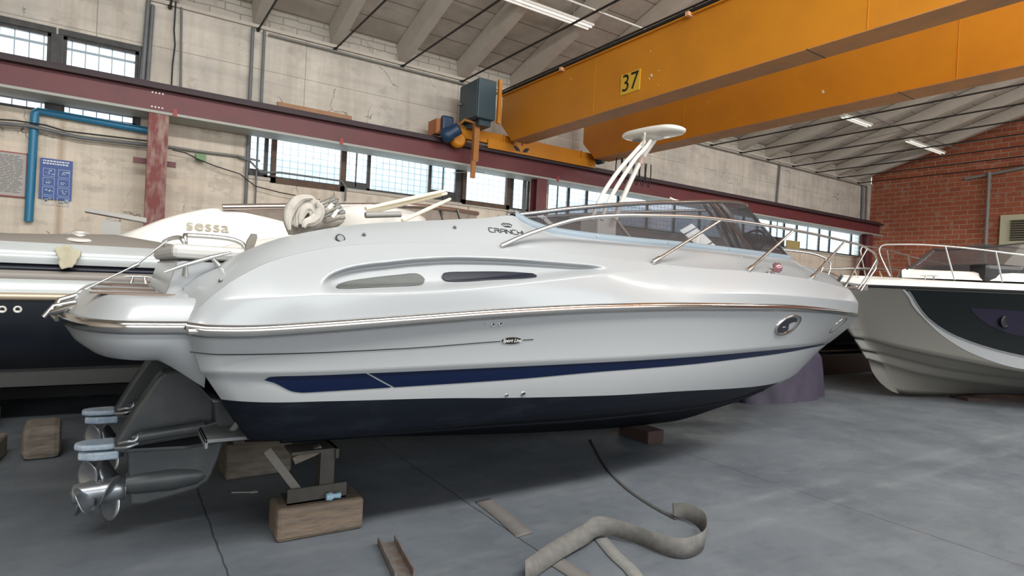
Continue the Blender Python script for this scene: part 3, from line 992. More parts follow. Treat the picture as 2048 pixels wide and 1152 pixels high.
def plan(hb, x0, x1, p=2.1, q=1.0):
    def g(x):
        t = clamp((x-x0)/(x1-x0))
        return hb*max(1-t**p, 0)**q
    return g
bR0 = plan(1.62, 3.0, 9.1)
bR = lambda x: bR0(x) - .10*clamp(1-x/.45)**2
bA0 = plan(1.62, 3.0, 9.02)
bA = lambda x: max(bA0(x) - .02 - .16*clamp((9.02-x)/6)*sstep((x+.05)/.7) - .03*clamp(1-(x-2)/3) - .10*clamp(1-x/.45)**2, 0)
bK = plan(1.52, 2.8, 8.3)
bC = plan(1.36, 2.4, 7.7)
bW = plan(1.22, 1.9, 7.0, 2.5, .6)
bT = plan(1.16, 1.9, 6.05, 2.3, .6)
zR = interp([(0, 1.361), (.089, 1.352), (.194, 1.353), (.491, 1.371), (1.028, 1.413), (1.68, 1.464), (2.49, 1.511), (3.536, 1.543), (4.768, 1.553), (5.915, 1.531), (7.132, 1.485), (8.044, 1.452), (9.1, 1.43)])
zA = interp([(0, 1.382), (.058, 1.469), (.146, 1.556), (.225, 1.616), (.349, 1.688), (.484, 1.739), (.697, 1.796), (.908, 1.83), (1.256, 1.864), (1.571, 1.881), (1.885, 1.886), (2.352, 1.882), (3.03, 1.857), (3.693, 1.848), (4.445, 1.858), (5.518, 1.842), (7.541, 1.781), (8.9, 1.765)])
zBl = interp([(0, 1.49), (.403, 1.521), (.667, 1.543), (.99, 1.556), (1.43, 1.591), (1.935, 1.657), (2.652, 1.753), (3.41, 1.833)])
zB2 = interp([(3.4, 1.635), (4.494, 1.663), (5.665, 1.656), (6.912, 1.639), (8.9, 1.60)])
zK = interp([(0, 1.142), (.283, 1.128), (.69, 1.12), (1.76, 1.128), (2.6, 1.133), (3.5, 1.144), (4.7, 1.153), (6, 1.135), (7.33, 1.088), (8.3, 1.0)])
zC = interp([(.3, .742), (.87, .721), (1.5, .715), (2.1, .718), (3.05, .705), (3.8, .70), (4.8, .69), (6.5, .68), (7.7, .69)])
zKeel = interp([(.5, .38), (1.2, .345), (2.2, .27), (3.4, .19), (4.6, .146), (5.07, .145), (6.04, .26), (6.65, .36), (7.27, .54), (7.63, .67), (7.87, .79), (8.25, .97), (8.56, 1.10), (8.98, 1.31), (9.1, 1.42)])
zTop = interp([(-.09, 1.493), (0, 1.544), (.056, 1.595), (.138, 1.649), (.209, 1.701), (.296, 1.756), (.461, 1.834), (.601, 1.878), (.748, 1.918), (.902, 1.952), (1.149, 1.991), (1.48, 2.037), (1.793, 2.082), (2.0, 2.118), (2.08, 2.086), (2.2, 2.049), (2.39, 2.025), (2.718, 2.018), (3.273, 2.023), (3.69, 2.034), (4.78, 2.050), (5.7, 2.068), (6.4, 2.095), (7.0, 2.13), (7.26, 2.104), (7.57, 2.053), (7.9, 1.997), (8.29, 1.92), (8.82, 1.803), (8.9, 1.785)])

BOAT = empty('motor_cruiser', (BX, BY, 0), 'large white sport cruiser with navy stripe and twin stern drives, standing on blocks', 'boat')

# --- hull shell
NS = 110
S = [1-(1-(i/NS))**1.25 for i in range(NS+1)]
def hrow(bf, zf, xt, xtip, db=0, dz=0):
    r = []
    for s in S:
        x = xt+(xtip-xt)*s
        r.append([x, max(bf(x)+db*min(1, (1-s)*6), 0) - (.07*clamp(1-(x-xt)/.35)**2 if xt > .01 else 0), zf(x)+dz])
    r[-1][1] = 0
    return r
def blend(a, b, t, bulge=0):
    out = []
    xe = a[-1][0]+(b[-1][0]-a[-1][0])*t
    dz0 = zKeel(xe)-(a[-1][2]+(b[-1][2]-a[-1][2])*t)
    for i, (p, q) in enumerate(zip(a, b)):
        x = p[0]+(q[0]-p[0])*t
        y = p[1]+(q[1]-p[1])*t
        z = p[2]+(q[2]-p[2])*t
        w = S[i]**8
        z += w*dz0
        y += bulge*4*t*(1-t)*min(1, (1-S[i])*5)
        out.append([x, max(y, 0), z])
    return out
keel = [[.55+(7.7-.55)*s, 0, zKeel(.55+(7.7-.55)*s)] for s in S]
ch = hrow(bC, zC, .33, 7.7)
kl = hrow(lambda x: bK(x)-.03, lambda x: zK(x)-.02, .09, 8.27)
ku = hrow(bK, zK, .07, 8.3)
rl = hrow(bR, lambda x: zR(x)-.02, 0, 9.1)
rows = [blend(keel, ch, k/6, -.015) for k in range(6)] + [ch]
rows += [blend(ch, kl, k/12, .02) for k in range(1, 12)] + [kl, ku]
rows += [blend(ku, rl, k/14, -.015) for k in range(1, 14)] + [rl]
hb = MB()
for sd in (-1, 1):
    hb.loft([[(p[0], p[1]*sd, p[2]) for p in r] for r in rows], flip=(sd == 1))
# transom plate
tr = [r[0] for r in rows]
hb.loft([[(p[0], -p[1], p[2]) for p in tr], [(p[0], p[1], p[2]) for p in tr]], smooth=False)
WL = [(0, 1.0), (.11, .993), (.23, .976), (.72, .951), (1.46, .919), (1.83, .895), (2.76, .851), (3.67, .820), (4.44, .775), (4.9, .745), (5.4, .715), (5.9, .685), (6.5, .62), (7.0, .53), (7.3, .3), (9, .2)]
M_hull = paint_mat('hull_gelcoat_and_antifouling', (.315, .325, .33), (.0035, .0055, .010), WL)
hull = hb.build('hull', M_hull, BOAT, weld=True)

# surface of the hull side between knuckle and rubbing strake / below the knuckle (half breadth at x, z)
def hb_at(x, z):
    if z > zK(x):
        t = clamp((z-zK(x))/max(zR(x)-.02-zK(x), .01))
        return bK(x)+(bR(x)-bK(x))*t - .015*4*t*(1-t)
    t = clamp((z-zC(x))/max(zK(x)-.02-zC(x), .01))
    return bC(x)+(bK(x)-.03-bC(x))*t + .02*4*t*(1-t)

# --- topside moulding from rubbing strake to deck edge, with the long scalloped recess
rec_t = interp([(.588, 1.575), (.62, 1.615), (.668, 1.652), (.808, 1.702), (1.033, 1.741), (1.158, 1.761), (1.525, 1.796), (1.939, 1.807), (2.408, 1.806), (2.62, 1.80), (2.70, 1.775)])
rec_b = interp([(.588, 1.565), (.61, 1.552), (.65, 1.548), (.998, 1.562), (1.441, 1.598), (1.949, 1.662), (2.5, 1.738), (2.70, 1.768)])
def topside(x, v):
    """v = 0 at the strake, 1 at the deck edge: (half breadth, z)"""
    b0, b1 = bR(x)-.012, bA(x)
    z0, z1 = zR(x)+.02, zA(x)
    z0 = min(z0, z1-.001)
    z = z0+(z1-z0)*v
    b = b0+(b1-b0)*v
    H_ = max(z1-z0, .01)
    if x < 3.5:
        zb = clamp((zBl(x)-z0)/H_, .05, .98)
        k = .045*clamp((3.4-x)/.8)*clamp((x-.05)/.4)
        b += k*(v/zb if v < zb else ((1-v)/(1-zb)))
    if x > 3.3:
        zb = clamp((zB2(x)-z0)/H_, .05, .95)
        k = .035*clamp((x-3.4)/1.0)*clamp((9.0-x)/.8)
        b += k*(v/zb if v < zb else ((1-v)/(1-zb)))
    b += .02*math.sin(PI*v)*clamp(x/.5)
    if .588 < x < 2.70:
        zt, zb_ = rec_t(x), rec_b(x)
        if zb_ < z < zt:
            e = min(1, (x-.588)/.10, (2.70-x)/.18)
            m = sstep((zt-z)/.028)*sstep((z-zb_)/.05)
            b -= .072*m*sstep(e)*min(1, (zt-zb_)/.07)
    return max(b, 0), z
XS = [9.0*(i/1.0) for i in ()]
XS = list(np.concatenate([np.linspace(0, .55, 24), np.linspace(.565, .85, 22), np.linspace(.87, 2.85, 100), np.linspace(2.9, 8.0, 70), np.linspace(8.06, 8.9, 22)]))
NV = 56
mb = MB()
for sd in (-1, 1):
    rws = []
    for k in range(NV+1):
        v = k/NV
        row = []
        for x in XS:
            xx = x+(.2*(1-v)-.13*v)*clamp((x-7)/1.9)
            b, z = topside(x+.2*(1-v)*clamp((x-7)/1.9), v)
            row.append((xx, sd*b, z))
        rws.append(row)
    mb.loft(rws, flip=(sd == 1))
# stem facet closing the two sides
stem = [(8.9+.2*(1-k/NV)-.13*k/NV, *topside(8.9+.2*(1-k/NV), k/NV)) for k in range(NV+1)]
mb.loft([[(p[0], -p[1]*.98, p[2]) for p in stem], [(p[0]+.03, 0, p[2]) for p in stem], [(p[0], p[1]*.98, p[2]) for p in stem]], flip=False)
mb.build('topside_moulding', M_gel, BOAT)

# --- side decks, arch and foredeck between the deck edge and the centre / windshield base
def bTop(x):
    if x < 0:
        return 1.14*1.0
    b = bW(x) if x > 1.9 else 1.22
    b -= .02*clamp(1-x/.45)
    return max(min(b, bA(x)-.10), 0) if x < 8.3 else 0
mb = MB()
XD = list(np.concatenate([np.linspace(-.0, .5, 26), np.linspace(.53, 1.9, 40), np.linspace(1.93, 2.5, 24), np.linspace(2.55, 6.6, 60), np.linspace(6.63, 7.1, 20), np.linspace(7.15, 8.9, 26)]))
ND = 16
for sd in (-1, 1):
    rws = []
    for k in range(ND+1):
        v = k/ND
        row = []
        for x in XD:
            ins = .014*clamp((3-x)/1.5)
            b0, z0 = bA(x)-ins, zA(x)+.002
            b1, z1 = bTop(x), zTop(x)
            cv = clamp((x-2.3)/1.2)     # forward: soft hollow beside the coaming
            t = v
            b = b0+(b1-b0)*t
            f = t + (.0 + .10*(1-cv))*math.sin(PI*t) - .10*cv*math.sin(PI*t)*clamp((6.8-x)/1.5)
            if x > 6.8:
                f = t + .25*clamp((x-6.8)/.6)*math.sin(PI*t)
            row.append((x-.13*clamp((x-7)/1.9), sd*b, z0+(z1-z0)*f))
        rws.append(row)
    mb.loft(rws, flip=(sd == 1))
    # small wall joining the recessed band and the topside
    lo = [(x-.13*clamp((x-7)/1.9), sd*bA(x), zA(x)) for x in XD]
    hi = [(x-.13*clamp((x-7)/1.9), sd*(bA(x)-.014*clamp((3-x)/1.5)), zA(x)+.002) for x in XD]
    mb.loft([lo, hi], flip=(sd == 1), smooth=False)
mb.build('deck_moulding', M_gel, BOAT)

from mathutils.bvhtree import BVHTree
def tree_of(name):
    me = bpy.data.objects[name].data
    return BVHTree.FromPolygons([v.co.copy() for v in me.vertices], [tuple(p.vertices) for p in me.polygons])
T_top, T_deck = tree_of('topside_moulding'), tree_of('deck_moulding')
def snap(tree, x, z, off=.003):
    hit = tree.ray_cast(Vector((x, -4, z)), Vector((0, 1, 0)))
    return Vector((x, (hit[0].y if hit[0] else -1.3)-off, z))

# --- cockpit lining, floor and dashboard
mb = MB()
xc = [x for x in XD if .45 <= x <= 5.0]
for sd in (-1, 1):
    a = [(x, sd*bTop(x), zTop(x)) for x in xc]
    b = [(x, sd*(bTop(x)-.06), zTop(x)-.01) for x in xc]
    c = [(x, sd*(bTop(x)-.12), 1.35) for x in xc]
    mb.loft([a, b, c], flip=(sd == 1))
mb.box((.45, -1.1, 1.30), (5.0, 1.1, 1.35))
mb.build('cockpit_lining', M_gelw, BOAT)
mb = MB()
xd = list(np.linspace(4.4, 6.98, 26))
rws = []
for k in range(13):
    v = -1+2*k/12
    rws.append([(x, v*bTop(x)*.99, zTop(x)-.015+.03*(1-v*v)) for x in xd])
mb.loft(rws, flip=True)
mb.box((4.38, -1.0, 1.35), (4.42, 1.0, 2.0))
mb.build('dashboard', M_gelw, BOAT)

# --- swim platform
def pplan(b0, xt, x):
    if x >= -.12:
        return b0
    t = clamp((-.12-x)/(-.12-xt))
    return b0*max(1-t**3.2, 0)**.5
def prow(b0, xt, z, n=30, x1=.10):
    out = []
    for i in range(n+1):
        a = i/n
        if a < .75:
            x = xt+(-.12-xt)*(1-math.cos(a/.75*PI/2))
        else:
            x = -.12+(x1+.12)*(a-.75)/.25
        out.append((x, pplan(b0, xt, x), z if not callable(z) else z(x)))
    return out
RP = [prow(.95, -.20, lambda x: 1.165 if x < -.1 else 1.165-.62*(x+.10)), prow(1.24, -.36, lambda x: 1.17 if x < -.1 else 1.17-.62*(x+.10)), prow(1.36, -.45, lambda x: 1.19 if x < -.1 else 1.19-.75*(x+.10)),
      prow(1.42, -.51, 1.235), prow(1.455, -.545, 1.29), prow(1.465, -.56, 1.335), prow(1.465, -.56, 1.372), prow(1.452, -.545, 1.40), prow(1.435, -.51, 1.44), prow(1.415, -.48, 1.475), prow(1.40, -.465, 1.488), prow(1.375, -.45, 1.495), prow(1.0, -.40, 1.496), prow(0.02, -.2, 1.496)]
mb = MB()
for sd in (-1, 1):
    mb.loft([[(x, sd*b, z) for x, b, z in r] for r in RP], flip=(sd == 1))
# fairing from the platform side up into the arch band
PS = [(1.465, 1.372), (1.452, 1.40), (1.435, 1.44), (1.415, 1.475), (1.40, 1.488), (1.375, 1.495), (1.30, 1.496), (1.20, 1.496)]
for sd in (-1, 1):
    rr = []
    for k in range(8):
        v = k/7
        row = []
        for x in np.linspace(-.125, .12, 16):
            w = sstep((x+.125)/.20)
            bb, zz_ = 1.468+(bTop(max(x, 0))-1.468)*v**1.15, 1.372+(zTop(x)-1.372)*v**.85
            row.append((x, sd*(PS[k][0]*(1-w)+bb*w), PS[k][1]*(1-w)+zz_*w))
        rr.append(row)
    mb.loft(rr, flip=(sd == 1))
# transom skirt under the platform
mb.loft([[(-.06, -1.30, 1.16), (-.06, 1.30, 1.16)], [(.06, -1.36, 1.07), (.06, 1.36, 1.07)], [(.14, -1.38, .97), (.14, 1.38, .97)], [(.42, -1.2, .93), (.42, 1.2, .93)]], flip=True)
pf = mb.build('swim_platform', M_gel, BOAT)
for (ya, yb_, xa, xb_) in ((-1.24, -1.10, -.40, .0), (-.72, -.50, -.41, -.10), (.05, .50, -.41, -.10)):
    m = MB()
    n = 12
    pts = [(xa+.10-.10*math.sin(i/n*PI), ya+(yb_-ya)*i/n) for i in range(n+1)] + [(xb_, yb_), (xb_, ya)]
    m.prism([(x, y, 1.50) for x, y in pts], (0, 0, .008))
    m.build('teak_inlay', M_teak, BOAT)

# --- transom bulkhead with cushion and grab rail
MB().loft([[(x0, -1.195, z), (x0, .55, z), (.6, .55, z), (.6, -1.195, z)] for x0, z in ((-.085, 1.495), (-.07, 1.54), (-.05, 1.62), (-.038, 1.665), (-.03, 1.677))], closed=True, smooth=False)\
    .add([(-.03, -1.195, 1.677), (-.03, .55, 1.677), (.6, .55, 1.677), (.6, -1.195, 1.677)], [(3, 2, 1, 0)]).build('transom_seat_base', M_gel, BOAT, bevel=.02)
MB().box((-.06, -1.15, 1.690), (.36, .58, 1.768)).build('stern_cushion', M_cushion, BOAT, bevel=.028)
MB().box((-.02, -1.1, 1.672), (.4, .56, 1.692)).build('cushion_base', M_black, BOAT)
pr = MB()
z1, z2 = 1.765, 1.825
pr.tube(smooth_path([(.02, -.95, z1), (.02, -.93, z2-.01), (.04, -.9, z2), (.22, -.9, z2), (.31, -.9, z2-.02), (.34, -.9, z1)], 5), .013, 8)
pr.tube(smooth_path([(.02, -.95, z1), (.0, -.93, z2-.02), (-.02, -.6, z2-.01), (-.02, .2, z2-.01), (.0, .42, z2-.02), (.0, .45, z1)], 5), .013, 8)
pr.build('stern_grab_rail', M_steel, BOAT)
# navigation fin on the coaming
MB().prism([(.290, -1.14, 1.74), (.335, -1.14, 1.755), (.355, -1.14, 1.83), (.350, -1.14, 1.85), (.325, -1.14, 1.85), (.305, -1.14, 1.81)], (0, .03, 0)).build('ensign_socket', mat('grey_brown_teak', (.16, .145, .12), .6), BOAT)

# --- rubbing strakes
def strake(pts, name, w=.030, h=.060):
    """pts: (x, b, z) from stern to stem; D-profile swept"""
    prof = [(-.008, -h*.5), (w*.55, -h*.52), (w*.9, -h*.3), (w, 0), (w*.9, h*.3), (w*.5, h*.5), (-.008, h*.5)]
    for sd in (-1,):
        rws = []
        n = len(pts)
        for i, p in enumerate(pts):
            a, b = pts[max(i-1, 0)], pts[min(i+1, n-1)]
            dx, dy = b[0]-a[0], b[1]-a[1]
            l = math.hypot(dx, dy)
            nx, ny = -dy/l, dx/l
            k = 1-.45*clamp((p[0]-5)/4)
            rws.append([(p[0]+nx*o*k, p[1]+ny*o*k, p[2]+q*k) for o, q in prof])
        return rws
path = [(x, bR(x), zR(x)-.004) for x in list(np.linspace(0, .5, 14))+list(np.linspace(.6, 8.6, 90))+list(np.linspace(8.65, 9.1, 12))]
for sd in (-1, 1):
    rws = [[(q[0], sd*q[1], q[2]) for q in r] for r in strake(path, '')]
    mb = MB().loft(rws, flip=(sd == -1), closed=True)
    mb.tube([(rws[0][3][0]+.01, rws[0][3][1], rws[0][3][2]-.012), (rws[0][3][0]+.06, rws[0][3][1], rws[0][3][2]-.012)], .02, 8)
    mb.build('rub_rail', M_chrome, BOAT)
pp = [(x, b, z+.0) for x, b, z in prow(1.462, -.56, 1.356)][0:]
full = [(x, -b, z) for x, b, z in pp[::-1]] + [(x, b, z) for x, b, z in pp[1:]]
rws = []
for i, p in enumerate(full):
    a, b = full[max(i-1, 0)], full[min(i+1, len(full)-1)]
    dx, dy = b[0]-a[0], b[1]-a[1]
    l = math.hypot(dx, dy) or 1
    nx, ny = dy/l*-1, dx/l
    prof = [(-.008, -.03), (.016, -.031), (.026, -.018), (.030, 0), (.026, .018), (.015, .03), (-.008, .03)]
    rws.append([(p[0]-ny*0+nx*o, p[1]+ny*o*0+(-1 if False else 1)*dx/l*0+ny*o, p[2]+q) for o, q in prof])
MB().loft([[(q[0], q[1], q[2]) for q in r] for r in rws], closed=True).build('platform_rub_rail', M_chrome, BOAT)

# --- painted stripes and marks on the near and far hull side
def strip(top, bot, x0, x1, bf, off=.004, n=60, sd=-1):
    a, b = [], []
    rr = []
    for j in range(5):
        row = []
        for i in range(n+1):
            xa = x0(j/4) if callable(x0) else x0
            xb_ = x1(j/4) if callable(x1) else x1
            x = xa+(xb_-xa)*i/n
            zt, zb = top(x), bot(x)
            z = zt+(zb-zt)*j/4
            row.append((x, sd*(bf(x, z)+off), z))
        rr.append(row)
    m = MB().loft(rr, flip=(sd == -1))
    return m
st_t = interp([(.36, 1.090), (.385, 1.104), (.45, 1.106), (1.09, 1.102), (1.77, 1.104), (2.67, 1.110), (3.53, 1.118), (4.63, 1.125), (6, 1.11), (7.46, 1.065), (7.9, 1.03)])
st_b = interp([(.36, 1.088), (.40, 1.075), (.52, 1.016), (.57, 1.010), (1.08, 1.012), (1.8, 1.018), (2.71, 1.043), (3.59, 1.056), (4.71, 1.074), (5.97, 1.078), (7.46, 1.045), (7.9, 1.028)])
bfl = lambda x, z: hb_at(x, min(z, zK(x)-.001))
for sd in (-1, 1):
    strip(st_t, st_b, .36, lambda v: .893+.165*v, bfl, sd=sd).build('navy_stripe', M_navy, BOAT)
    strip(st_t, st_b, lambda v: .909+.165*v, 7.9, bfl, sd=sd, n=110).build('navy_stripe', M_navy, BOAT)
    pin = interp([(.01, 1.244), (.07, 1.236), (.14, 1.231), (.414, 1.230), (1.062, 1.244), (1.741, 1.279), (2.0, 1.289)])
    strip(lambda x: pin(x)+.0028, lambda x: pin(x)-.0028, .012, 1.735, hb_at, off=.0035, sd=sd).build('pinstripe', M_label, BOAT)
    strip(lambda x: pin(x)+.0028, lambda x: pin(x)-.0028, 1.905, 1.99, hb_at, off=.0035, n=10, sd=sd).build('pinstripe', M_label, BOAT)
def slope(bf, x, z, d=.02):
    dz = (bf(x, z+d)-bf(x, z-d))/(2*d)
    dx = (bf(x+d, z)-bf(x-d, z))/(2*d)
    return dx, dz
# covering the triangle beyond the slash: the second stripe starts on a slant
x_, z_ = 1.82, 1.283
dx, dz = slope(hb_at, x_, z_)
ov = MB().loft([[(x_+.078*r*math.cos(a), -(hb_at(x_+.078*r*math.cos(a), z_+.022*r*math.sin(a))+.005), z_+.022*r*math.sin(a)) for a in np.linspace(0, 2*PI, 33)] for r in (1, .01)]).build('oval_badge', M_label, BOAT)
text('badge_text', 'Sport Line', (x_, -(hb_at(x_, z_)+.008), z_), (1, -dx, 0), (0, -dz, 1), .034, M_white, ov, shear=.25, extrude=.0005)

# --- portholes in the hull side
def porthole(x, z, rx, rz, sd):
    e = MB()
    n = 28
    def ring(k, off):
        return [(x+rx*k*math.cos(a), sd*(hb_at(x+rx*k*math.cos(a), z+rz*k*math.sin(a)+.02*math.cos(a))+off), z+rz*k*math.sin(a)+.02*math.cos(a)) for a in np.linspace(0, 2*PI, n, endpoint=False)]
    e.loft([ring(1.0, .001), ring(.95, .018), ring(.82, .016), ring(.70, .003)], closed=True, flip=(sd == 1))
    o = e.build('porthole', M_chrome, BOAT)
    g = MB().loft([ring(.72, .004), ring(.01, .004)], closed=True, flip=(sd == 1))
    g.build('porthole_glass', M_darkwin, o)
for sd in (-1, 1):
    porthole(5.12, 1.375, .26, .105, sd)
    porthole(6.98, 1.335, .26, .10, sd)

# --- dark windows in the recess
def bts(x, z):
    z0, z1 = zR(x)+.02, zA(x)
    return topside(x, clamp((z-z0)/(z1-z0)))[0]
def lens(top, bot, x0, x1, m, name, off=.009):
    for sd in (-1, 1):
        rr = []
        for j in range(13):
            row = []
            for i in range(61):
                x = x0+(x1-x0)*(.5-.5*math.cos(PI*i/60))
                zt, zb = top(x), bot(x)
                z = zt+(zb-zt)*j/12
                q_ = snap(T_top, x, z, off)
                row.append((x, -sd*q_.y, z))
            rr.append(row)
        MB().loft(rr, flip=(sd == -1)).build(name, m, BOAT, solid=.004)
lens(interp([(.690, 1.580), (.703, 1.590), (.753, 1.610), (.892, 1.637), (1.07, 1.664), (1.17, 1.676), (1.205, 1.664), (1.220, 1.645)]),
     interp([(.690, 1.578), (.703, 1.575), (.719, 1.575), (.837, 1.583), (1.012, 1.597), (1.17, 1.611), (1.205, 1.622), (1.220, 1.643)]), .690, 1.220, M_greywin, 'side_vent')
lens(interp([(1.335, 1.665), (1.345, 1.682), (1.361, 1.690), (1.5, 1.703), (1.862, 1.720), (2.0, 1.719), (2.018, 1.708)]),
     interp([(1.335, 1.663), (1.345, 1.648), (1.383, 1.640), (1.676, 1.664), (1.975, 1.692), (2.01, 1.70), (2.018, 1.706)]), 1.335, 2.018, M_darkwin, 'side_window')

# --- maker's name and crown emblem on the coaming
def deckpt(px, py, b):
    p = at(px, py, BY-b)
    return Vector((p.x-BX, p.y-BY, p.z))
nm = deckpt(1019, 464, 1.315)
upv = Vector((0, -(bTop(1.8)-bA(1.8)), zTop(1.8)-zA(1.8))).normalized()
t_ = clamp((nm.z-zA(nm.x))/(zTop(nm.x)-zA(nm.x)))
yb_ = bA(nm.x)-.014+(bTop(nm.x)-bA(nm.x))*t_
# stroke lettering: CRANCHI drawn with squared strokes
GL = {'C': [[(1, 1), (.15, 1), (0, .8), (0, .2), (.15, 0), (1, 0)]], 'R': [[(0, 0), (0, .62), (1.0, .62), (1, 1), (-.1, 1)], [(.45, .62), (1, 0)]],
      'A': [[(0, 0), (0, .75), (.25, 1), (1, 1), (1, 0)], [(0, .45), (1, .45)]], 'N': [[(0, 0), (0, 1), (1, 0), (1, 1)]],
      'H': [[(0, 0), (0, 1)], [(0, .5), (1, .5)], [(1, 0), (1, 1)]], 'I': [[(0, 0), (0, 1)]]}
def smooth_line(pts, n=4):
    out = []
    for a, b in zip(pts[:-1], pts[1:]):
        out += [a.lerp(b, k/n) for k in range(n)]
    return out+[pts[-1]]
mb = MB()
xo = -.165
for chh in 'CRANCHI':
    w = .034 if chh != 'I' else .0
    for stroke in GL[chh]:
        pts = [nm + Vector((xo+u*w, 0, 0)) + upv*((v-.5)*.040) for u, v in stroke]
        pts = [snap(T_deck, p.x, p.z) for p in smooth_line(pts)]
        mb.tube(pts, .0030, 4)
    xo += w+.0095 if chh != 'I' else .012
mb.build('name_lettering', M_label, BOAT)
mb = MB()
cn = nm + upv*.062 + Vector((-.01, 0, 0))
def onband(p):
    return snap(T_deck, p.x, p.z)
for poly in ([(-.022, -.016), (.022, -.016), (.040, .008), (.030, .014), (.016, .006), (.0, .016), (-.016, .006), (-.030, .014), (-.040, .008), (-.022, -.016)],
             [(-.018, -.008), (.018, -.008)], [(-.030, .014), (-.016, .022), (.0, .016), (.016, .022), (.030, .014)]):
    mb.tube([onband(p) for p in smooth_line([cn+Vector((u, 0, 0))+upv*v for u, v in poly])], .0024, 4)
mb.build('crown_emblem', M_label, BOAT)

# --- windshield: lower frame, upper frame, glass
zWb = lambda x: zTop(x)
zWt = interp([(1.98, 2.122), (2.1, 2.14), (2.523, 2.226), (3.219, 2.348), (3.989, 2.460), (4.668, 2.556), (5.2, 2.62), (6.05, 2.70)])
def wcurve(n=64):
    base, topc = [], []
    for i in range(n+1):
        s = 1-(1-i/n)**1.7
        xb_ = 2.02+(7.0-2.02)*s
        xt_ = 1.99+(6.05-1.99)*s
        base.append((xb_, bW(xb_)-.02, zWb(xb_)+.01))
        topc.append((xt_, min(bT(xt_)+.0, bW(xt_)-.01), zWt(xt_)))
    return base, topc
wb, wt = wcurve()
WS = MB().tube([(x, -b, z) for x, b, z in wt]+[(x, b, z) for x, b, z in wt[::-1][1:]], .018, 8).build('windshield_frame', mat('dark_chrome_frame', (.30, .30, .30), .22, .9), BOAT)
lowf = mat('pale_blue_grey_trim', (.20, .25, .29), .4)
def offs(r, db, dz):
    return [(x, max(b+db, 0), z+dz) for x, b, z in r]
mb = MB()
for sd in (-1, 1):
    A_ = [offs(wb, .022, -.012), offs(wb, .024, .012), offs(wb, .008, .038), offs(wb, -.012, .036)]
    mb.loft([[(x, sd*b, z) for x, b, z in r] for r in A_], flip=(sd == 1))
mb.build('windshield_sill', lowf, WS)
mb = MB()
for k in (6, 13, 22, 31, 42):
    x, b, z = wb[k]
    mb.lathe((x, -(b+.024), z+.014), (0, -1, .5), [(0, .007), (.006, .006)], 8)
mb.build('sill_screw', M_steel, WS).__setitem__('kind', 'stuff')
allb = [(x, -b, z+.02) for x, b, z in wb]+[(x, b, z+.02) for x, b, z in wb[::-1][1:]]
allt = [(x, -b, z) for x, b, z in wt]+[(x, b, z) for x, b, z in wt[::-1][1:]]
mids = [[tuple(a[j]*(1-t)+b[j]*t for j in range(3)) for a, b in zip(allb, allt)] for t in (0, .25, .5, .75, 1)]
MB().loft(mids).build('windshield_glass', M_smoke, WS)
MB().tube([allb[56], allt[56]], .012, 6).build('windshield_mullion', M_steelgrey, WS)
MB().tube([allb[-57], allt[-57]], .012, 6).build('windshield_mullion', M_steelgrey, WS)
# shiny folded clear curtain hanging inside the windshield
M_cur = mat('clear_curtain_vinyl', (.58, .54, .51), .25, .35, noise=(5, .7, (.12, .10, .10), (3, 3, 1)))
def mloc(px, py, Y):
    q = at(px, py, Y)
    return Vector((q.x-BX, q.y-BY, q.z))
rr = []
for i in range(15):
    t = i/14
    row = []
    for j in range(41):
        u = j/40
        px = (1402+62*t)+(40-8*t+8*math.sin(3*t))*u
        py = 408+96*t-4*u
        f = .05*math.sin(u*19+t*3)+.02*math.sin(u*37-t*5)
        row.append(mloc(px+3*math.sin(t*6), py, 4.35+f))
    rr.append(row)
MB().loft(rr).build('rolled_clear_curtain', M_cur, BOAT, solid=.006)
MB().bar(mloc(1425, 405, 4.2), mloc(1500, 496, 4.2), .030, .012).build('curtain_batten', mat('orange_brown_batten', (.42, .20, .11), .5), BOAT)
MB().tube(smooth_path([mloc(1340, 396, 4.45), mloc(1352, 401, 4.4), mloc(1370, 404, 4.4)], 4), .012, 6).build('curtain_hook', M_gelw, BOAT)
MB().tube(smooth_path([mloc(1392, 492, 3.95), mloc(1400, 470, 3.95), mloc(1413, 453, 3.95), mloc(1434, 439, 3.95)], 5), .011, 6).build('inner_handrail', M_steel, BOAT)
# seats seen through the glass, steering wheel
for (x, y, w, l, h, nme, mm) in ((2.6, .25, .9, .5, .62, 'helm_seat', M_cushion), (3.4, -.55, .8, .25, .70, 'bench_seat', M_cushion), (3.6, .3, 1.0, .35, .66, 'bench_seat', M_cushion)):
    MB().box((x, y, 1.35), (x+w, y+l, 1.35+h-.22)).box((x, y, 1.35+h-.22), (x+.16, y+l, 1.35+h+.05)).build(nme, mm, BOAT, bevel=.05)
wc = mloc(1502, 486, 4.3)
ax = Vector((-1, 0, .55)).normalized()
q1 = ax.cross(Vector((0, 1, 0))).normalized()
q2 = ax.cross(q1)
sw = MB().tube([wc+(q1*math.cos(a)+q2*math.sin(a))*.17 for a in np.linspace(0, 2*PI, 25)], .015, 6)
for a in (0, 2.1, 4.2):
    sw.tube([wc, wc+(q1*math.cos(a)+q2*math.sin(a))*.17], .01, 6)
sw.tube([wc, wc-ax*.15], .03, 8)
sw.build('steering_wheel', M_black, BOAT)

